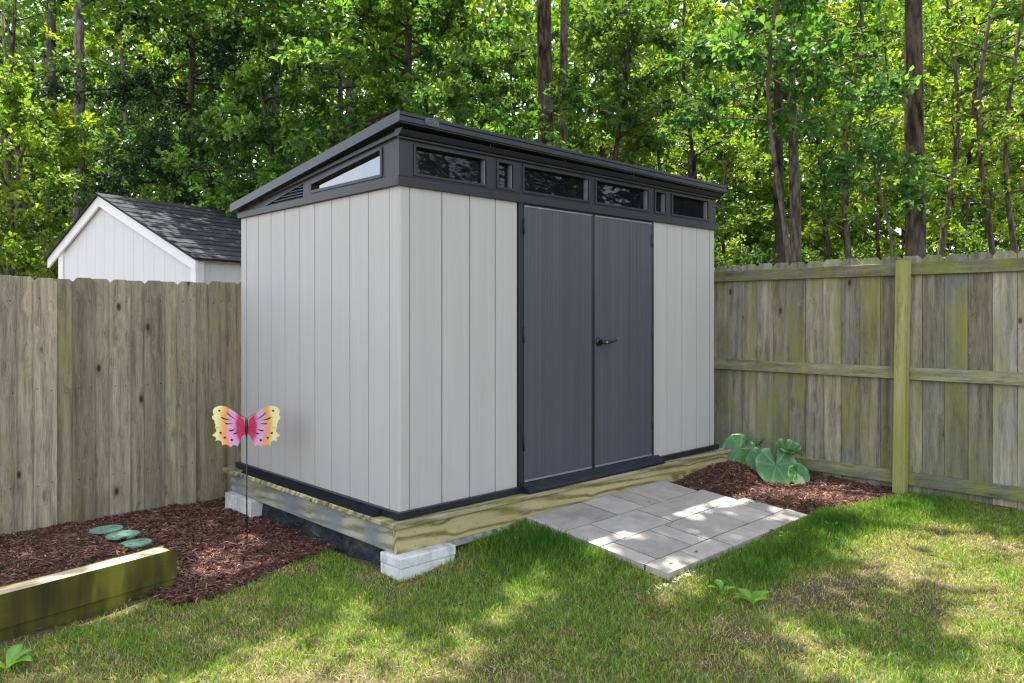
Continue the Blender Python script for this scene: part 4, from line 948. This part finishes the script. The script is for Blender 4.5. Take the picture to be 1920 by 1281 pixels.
# ------------------------------------------------------------------ mulch
ML = [(-4, 2.46), (.4, 2.46), (.4, .50), (-.003, .56), (-.074, .61), (-.319, .56), (-.53, .536), (-.73, .505), (-.872, .446), (-1.052, .48), (-1.1, .75), (-4, .30)]
MR = [(2.38, -.08), (2.42, -.3), (2.50, -.8), (2.58, -1.17), (2.80, -1.089), (2.98, -1.156), (3.169, -1.231), (3.476, -1.304), (3.741, -1.324), (3.96, -1.33), (3.97, 2.3), (3.36, 2.3), (3.36, -.08)]
def mulch_bed(poly, name, label, dens):
    P = np.array(poly); lo, hi = P.min(0), P.max(0)
    if name == 'mulch' and lo[0] < -3: lo = np.array((-2.6, .3))
    xs = np.arange(lo[0], hi[0], .03); ys = np.arange(lo[1], hi[1], .03); X, Y = np.meshgrid(xs, ys)
    n = int((hi[0]-lo[0])*(hi[1]-lo[1])*dens); Q = np.stack([rng.uniform(lo[0], hi[0], n), rng.uniform(lo[1], hi[1], n)], 1)
    J = Q + rng.normal(size=Q.shape)*.012*(1 + 2.5*(rng.random((len(Q), 1)) < .12)); Q = Q[inpoly(J, poly)]; n = len(Q)
    z = mulch_h(Q[:, 0], Q[:, 1]) + rng.uniform(-.012, .010, n)
    for lx_, ly_ in ((-1.055, 1.62), (-1.035, 1.375), (-1.025, 1.185)): z = np.where(np.hypot(Q[:, 0]-lx_, Q[:, 1]-ly_) < .08, z - .012, z)   # chips pressed flat under the lids
    C = np.stack([Q[:, 0], Q[:, 1], z], 1); th = rng.uniform(0, 2*math.pi, n)
    D = unit(np.stack([np.cos(th), np.sin(th), rng.normal(size=n)*.22], 1)); Nn = rand_dirs(n, 2.0); S = unit(np.cross(D, Nn)); N2 = np.cross(S, D)
    L = rng.uniform(.018, .062, n)[:, None]*.5; W = rng.uniform(.003, .0085, n)[:, None]*.5; T = W*.5; bend = L*rng.uniform(-.35, .35, (n, 1))
    v = [C-D*L-S*W*.5, C-D*L+S*W*.5, C+S*W+N2*(bend+T), C-S*W+N2*(bend+T), C+D*L+S*W*.4, C+D*L-S*W*.4, C+S*W*.9+N2*(bend-T), C-S*W*.9+N2*(bend-T)]
    V = np.stack(v, 1).reshape(-1, 3); b = (np.arange(n)*8)[:, None]
    F = np.concatenate([b+np.array([[0, 1, 2, 3]]), b+np.array([[3, 2, 4, 5]]), b+np.array([[1, 0, 7, 6]]), b+np.array([[6, 7, 5, 4]]), b+np.array([[1, 6, 4, 2]]), b+np.array([[0, 3, 5, 7]])], 0)
    pal = np.array([(.105, .042, .031), (.07, .028, .022), (.15, .065, .048), (.22, .12, .085), (.042, .020, .017), (.13, .054, .041)])
    col = pal[rng.integers(0, 6, n)]*(1+rng.normal(size=(n, 1))*.2); col = np.where(rng.random((n, 1)) < .035, np.array([[.42, .27, .18]])*rng.uniform(.5, 1, (n, 1)), col); col = np.clip(col, .005, 1)
    # sheet below
    o = fast_mesh(name, V, F, np.repeat(col, 8, 0), M['bark_chip']); tag(o, label, kind='stuff')
    ins = inpoly(np.stack([X.ravel(), Y.ravel()], 1), poly).reshape(X.shape); Zs = mulch_h(X, Y) - .012
    Vs = np.stack([X.ravel(), Y.ravel(), Zs.ravel()], 1); I = np.arange(X.size).reshape(X.shape); ok = ins[:-1, :-1] & ins[1:, :-1] & ins[:-1, 1:] & ins[1:, 1:]
    Fs = np.stack([I[:-1, :-1][ok], I[:-1, 1:][ok], I[1:, 1:][ok], I[1:, :-1][ok]], 1)
    s = fast_mesh('mulch_base', Vs, Fs, np.tile(np.array([[.028, .014, .013]]), (len(Vs), 1)), M['bark_chip'], smooth=True); tag(s, kind='stuff'); s['label'] = label.replace('shredded', 'packed')
mulch_bed(ML, 'mulch', 'dark red-brown shredded mulch bed along the brown fence', 15000)
mulch_bed(MR, 'mulch', 'red-brown shredded mulch bed between patio and mossy fence', 13000)

# ------------------------------------------------------------------ grass
def lawn():
    n = 620000; P = np.stack([rng.uniform(-3.2, 4.0, n), rng.uniform(-4.6, .9, n)], 1); x, y = P[:, 0], P[:, 1]
    dx, dy = x-CAM.x, y-CAM.y; d = dx*.6918+dy*.7221; a = dx*.7221-dy*.6918
    ok = (d > 2.4) & (np.abs(a) < d*.72)
    mulch = inpoly(P, ML) | inpoly(P, MR); pat_ = inpoly(P, [(.925, -1.165), (2.59, -1.165), (2.42, -.08), (.925, -.08)])
    plt = (x > -.055) & (y > -.06); blk = (x > -.1) & (x < .29) & (y > -.152)
    ok &= ~mulch & ~pat_ & ~plt & ~blk & (x < 3.93)
    dt = (x+.96)*-.176 + (y-.74)*.984; at_ = (x+.96)*.984 + (y-.74)*.176; ok &= ~((at_ < .01) & (dt > -.03)); ok &= ~((at_ < .03) & (dt > -.10) & (rng.random(n) < .8))
    x, y, d = x[ok], y[ok], d[ok]
    n1 = vnoise(x, y, 2.1, 1)*.6 + vnoise(x, y, 5.3, 2)*.4; n2 = vnoise(x, y, 14, 3)
    lush = np.exp(-(((x-.72)/.42)**2 + ((y+.42)/.42)**2)) + .9*np.exp(-(((x-1.55)/.8)**2+((y+1.42)/.22)**2)) + .8*np.exp(-(((x-3.5)/.7)**2+((y+1.55)/.25)**2)) + .8*np.exp(-(((x-2.5)/.3)**2+((y+1.35)/.25)**2))
    bare = .9*np.exp(-(((x-.38)/.22)**2+((y+.28)/.16)**2)) + .5*np.exp(-(((x-1.2)/.35)**2+((y+1.75)/.12)**2)) + .7*np.exp(-(((x-.7)/.3)**2+((y+1.3)/.12)**2))
    dry = np.clip(n1*1.6 - .43 + (n2-.5)*.35 + bare*.7 - lush*.9, 0, 1)
    keep = rng.random(len(x)) < np.clip(1.05 - .55*dry - .5*bare + .3*lush, .1, 1); x, y, d, dry, lush, n1 = x[keep], y[keep], d[keep], dry[keep], np.clip(lush[keep], 0, 1), n1[keep]
    n = len(x); straw = rng.random(n) < (.10 + .62*dry)*(1-lush*.85)
    z = H(x, y) - .004; th = rng.uniform(0, 2*math.pi, n)
    hgt = rng.uniform(.015, .043, n)*(1 + 1.1*lush) * np.where(straw, .7, 1.)*(1-.25*dry); lean = rng.uniform(.1, .95, n)*np.where(straw, 1.7, 1.)*(1-.45*lush)
    dirv = np.stack([np.cos(th), np.sin(th)], 1); sd = np.stack([-np.sin(th), np.cos(th)], 1); tw = rng.uniform(0, math.pi, n); sd = np.stack([np.cos(tw), np.sin(tw)], 1)
    wd = rng.uniform(.0011, .0027, n)*(1+.25*lush); B = np.stack([x, y, z], 1); s3 = np.concatenate([sd*wd[:, None], np.zeros((n, 1))], 1)
    def pt(t): h = hgt*t*(1-.25*lean*t*.6); o = hgt*lean*t*t; return B + np.concatenate([dirv*o[:, None], h[:, None]], 1)
    v0, v1 = B - s3, B + s3; m_ = pt(.55); v2, v3 = m_ + s3*.85, m_ - s3*.85; v4 = pt(1.); v5 = v4 + s3*.15; v4 = v4 - s3*.15
    V = np.stack([v0, v1, v2, v3, v5, v4], 1).reshape(-1, 3); b = (np.arange(n)*6)[:, None]; F = np.concatenate([b+np.array([[0, 1, 2, 3]]), b+np.array([[3, 2, 4, 5]])], 0)
    gpal = np.array([(.14, .26, .03), (.20, .32, .045), (.075, .17, .02), (.28, .37, .08)]); lp = np.array([(.04, .13, .012), (.055, .16, .015), (.035, .11, .012), (.07, .18, .018)])
    k = rng.integers(0, 4, n); g1 = gpal[k]*(1-lush[:, None]) + lp[k]*lush[:, None]; sp = np.array([(.50, .41, .22), (.36, .28, .15), (.62, .54, .33), (.20, .14, .08)])[k]
    col = np.where(straw[:, None], sp, g1*(1+dry[:, None]*np.array([.5, .15, .4])))*(1+rng.normal(size=(n, 1))*.15); col = np.clip(col, .01, 1)
    col6 = np.repeat(col, 6, 0); o = fast_mesh('lawn_grass', V, F, col6, M['grass_blade']); tag(o, 'patchy green and straw-coloured lawn grass in front of the shed', kind='stuff'); print('grass blades', n)
lawn()

# ------------------------------------------------------------------ small weeds
def weed(x, y, label, n, L, pal=((.12, .26, .03), (.16, .32, .05)), up=.5, w=.35):
    z = hz(x, y) + .005; root = empty('lawn_weed', (x, y, z), label, 'weed', 'broad-leaved weeds in the lawn')
    up = max(up, .8)
    for k in range(n):
        az = k*2.4 + random.random()*.5; e = up + random.uniform(-.2, .35); d = Vector((math.cos(az), math.sin(az), e)).normalized(); s = Vector((-math.sin(az), math.cos(az), 0)); nn_ = s.cross(d)
        ln = L*random.uniform(.7, 1.15); V = []; colr = []; c = np.array(pal[k % 2])
        for i in range(9):
            t = i/8; p = Vector((x, y, z)) + d*ln*t - Vector((0, 0, 1))*ln*.35*t*t; ww = ln*w*math.sin(math.pi*min(1, .06+t*.94))**.8*(.35+.65*min(1, t*2.2))*.5
            for u in (-1, 0, 1): V.append(p + s*u*ww + Vector((0, 0, 1))*abs(u)*ww*.35); colr.append(c*(1.25 if u == 0 else 1))
        F = [(i*3+j, i*3+j+1, i*3+j+4, i*3+j+3) for i in range(8) for j in range(2)]
        fast_mesh('leaf', np.array([tuple(v) for v in V]), np.array(F), np.array(colr), M['leaf'], root, smooth=True)
weed(-1.84, .22, 'light green broad-leaved weed by the timber edging', 6, .17, up=1.0)
weed(.93, -1.66, 'larger pale green weed rosette in front of the patio corner', 8, .135)
weed(.965, -1.475, 'small weed rosette just below the patio corner', 6, .10)
weed(2.06, -1.27, 'yellow-green weed beside the long patio edge', 8, .09, ((.26, .36, .08), (.30, .40, .10)))
weed(2.45, -1.38, 'yellow-green weed between patio and fence post', 7, .095, ((.22, .34, .06), (.26, .38, .08)), .9)
weed(3.1, -.40, 'single tiny seedling in the mulch near the round-leaved plant', 3, .06, ((.05, .14, .03), (.06, .16, .04)), .6, .6)
# stray bits: gravel at the patio corner, dry leaves
def pebbles():
    mb = MB()
    for k in range(70):
        x = random.gauss(1.0, .16) if k < 45 else random.uniform(1.6, 2.5); y = -1.185 - abs(random.gauss(0, .018)); r = random.uniform(.004, .011); z = hz(x, y)+.006; vs = []
        for a, b_ in ((0, 1), (0, -1)): vs.append((x, y, z+b_*r*.6))
        for j in range(6): th = j*math.pi/3 + random.random()*.4; vs.append((x+r*math.cos(th), y+r*math.sin(th), z+random.uniform(-.2, .2)*r))
        mb.add(vs, [(0, 2+j, 2+(j+1) % 6) for j in range(6)] + [(1, 2+(j+1) % 6, 2+j) for j in range(6)])
    o = mb.build('gravel', M['concrete']); tag(o, 'bits of pale gravel spilling along the patio edge', kind='stuff')
pebbles()
def litter():
    n = 420; P = np.stack([rng.uniform(-1.8, 3.8, n), rng.uniform(-2.8, .3, n)], 1); P = P[~inpoly(P, ML)]; P = P[~((P[:, 0] > -.12) & (P[:, 1] > -.16))]
    z = H(P[:, 0], P[:, 1]) + .022; inp = (P[:, 0] > .92) & (P[:, 0] < 2.5) & (P[:, 1] > -1.17); keep = ~inp | (rng.random(len(P)) < .12)
    P, z, inp = P[keep], z[keep], inp[keep]; z = np.where(inp, pz(P[:, 0], P[:, 1])+.003, z); C = np.stack([P[:, 0], P[:, 1], z], 1); n = len(C)
    D = rand_dirs(n); D[:, 2] *= .15; V, F = leaf_arrays(C, D, rand_dirs(n, 3), rng.uniform(.012, .05, n), rng.uniform(.006, .02, n))
    o = fast_mesh('leaf_litter', V, F, np.repeat(leafcol(n, [(.14, .07, .04), (.20, .11, .06), (.09, .05, .035), (.26, .20, .13)]), 6, 0), M['bark_chip']); tag(o, 'scattered dry brown leaves on the lawn', kind='stuff')
litter()
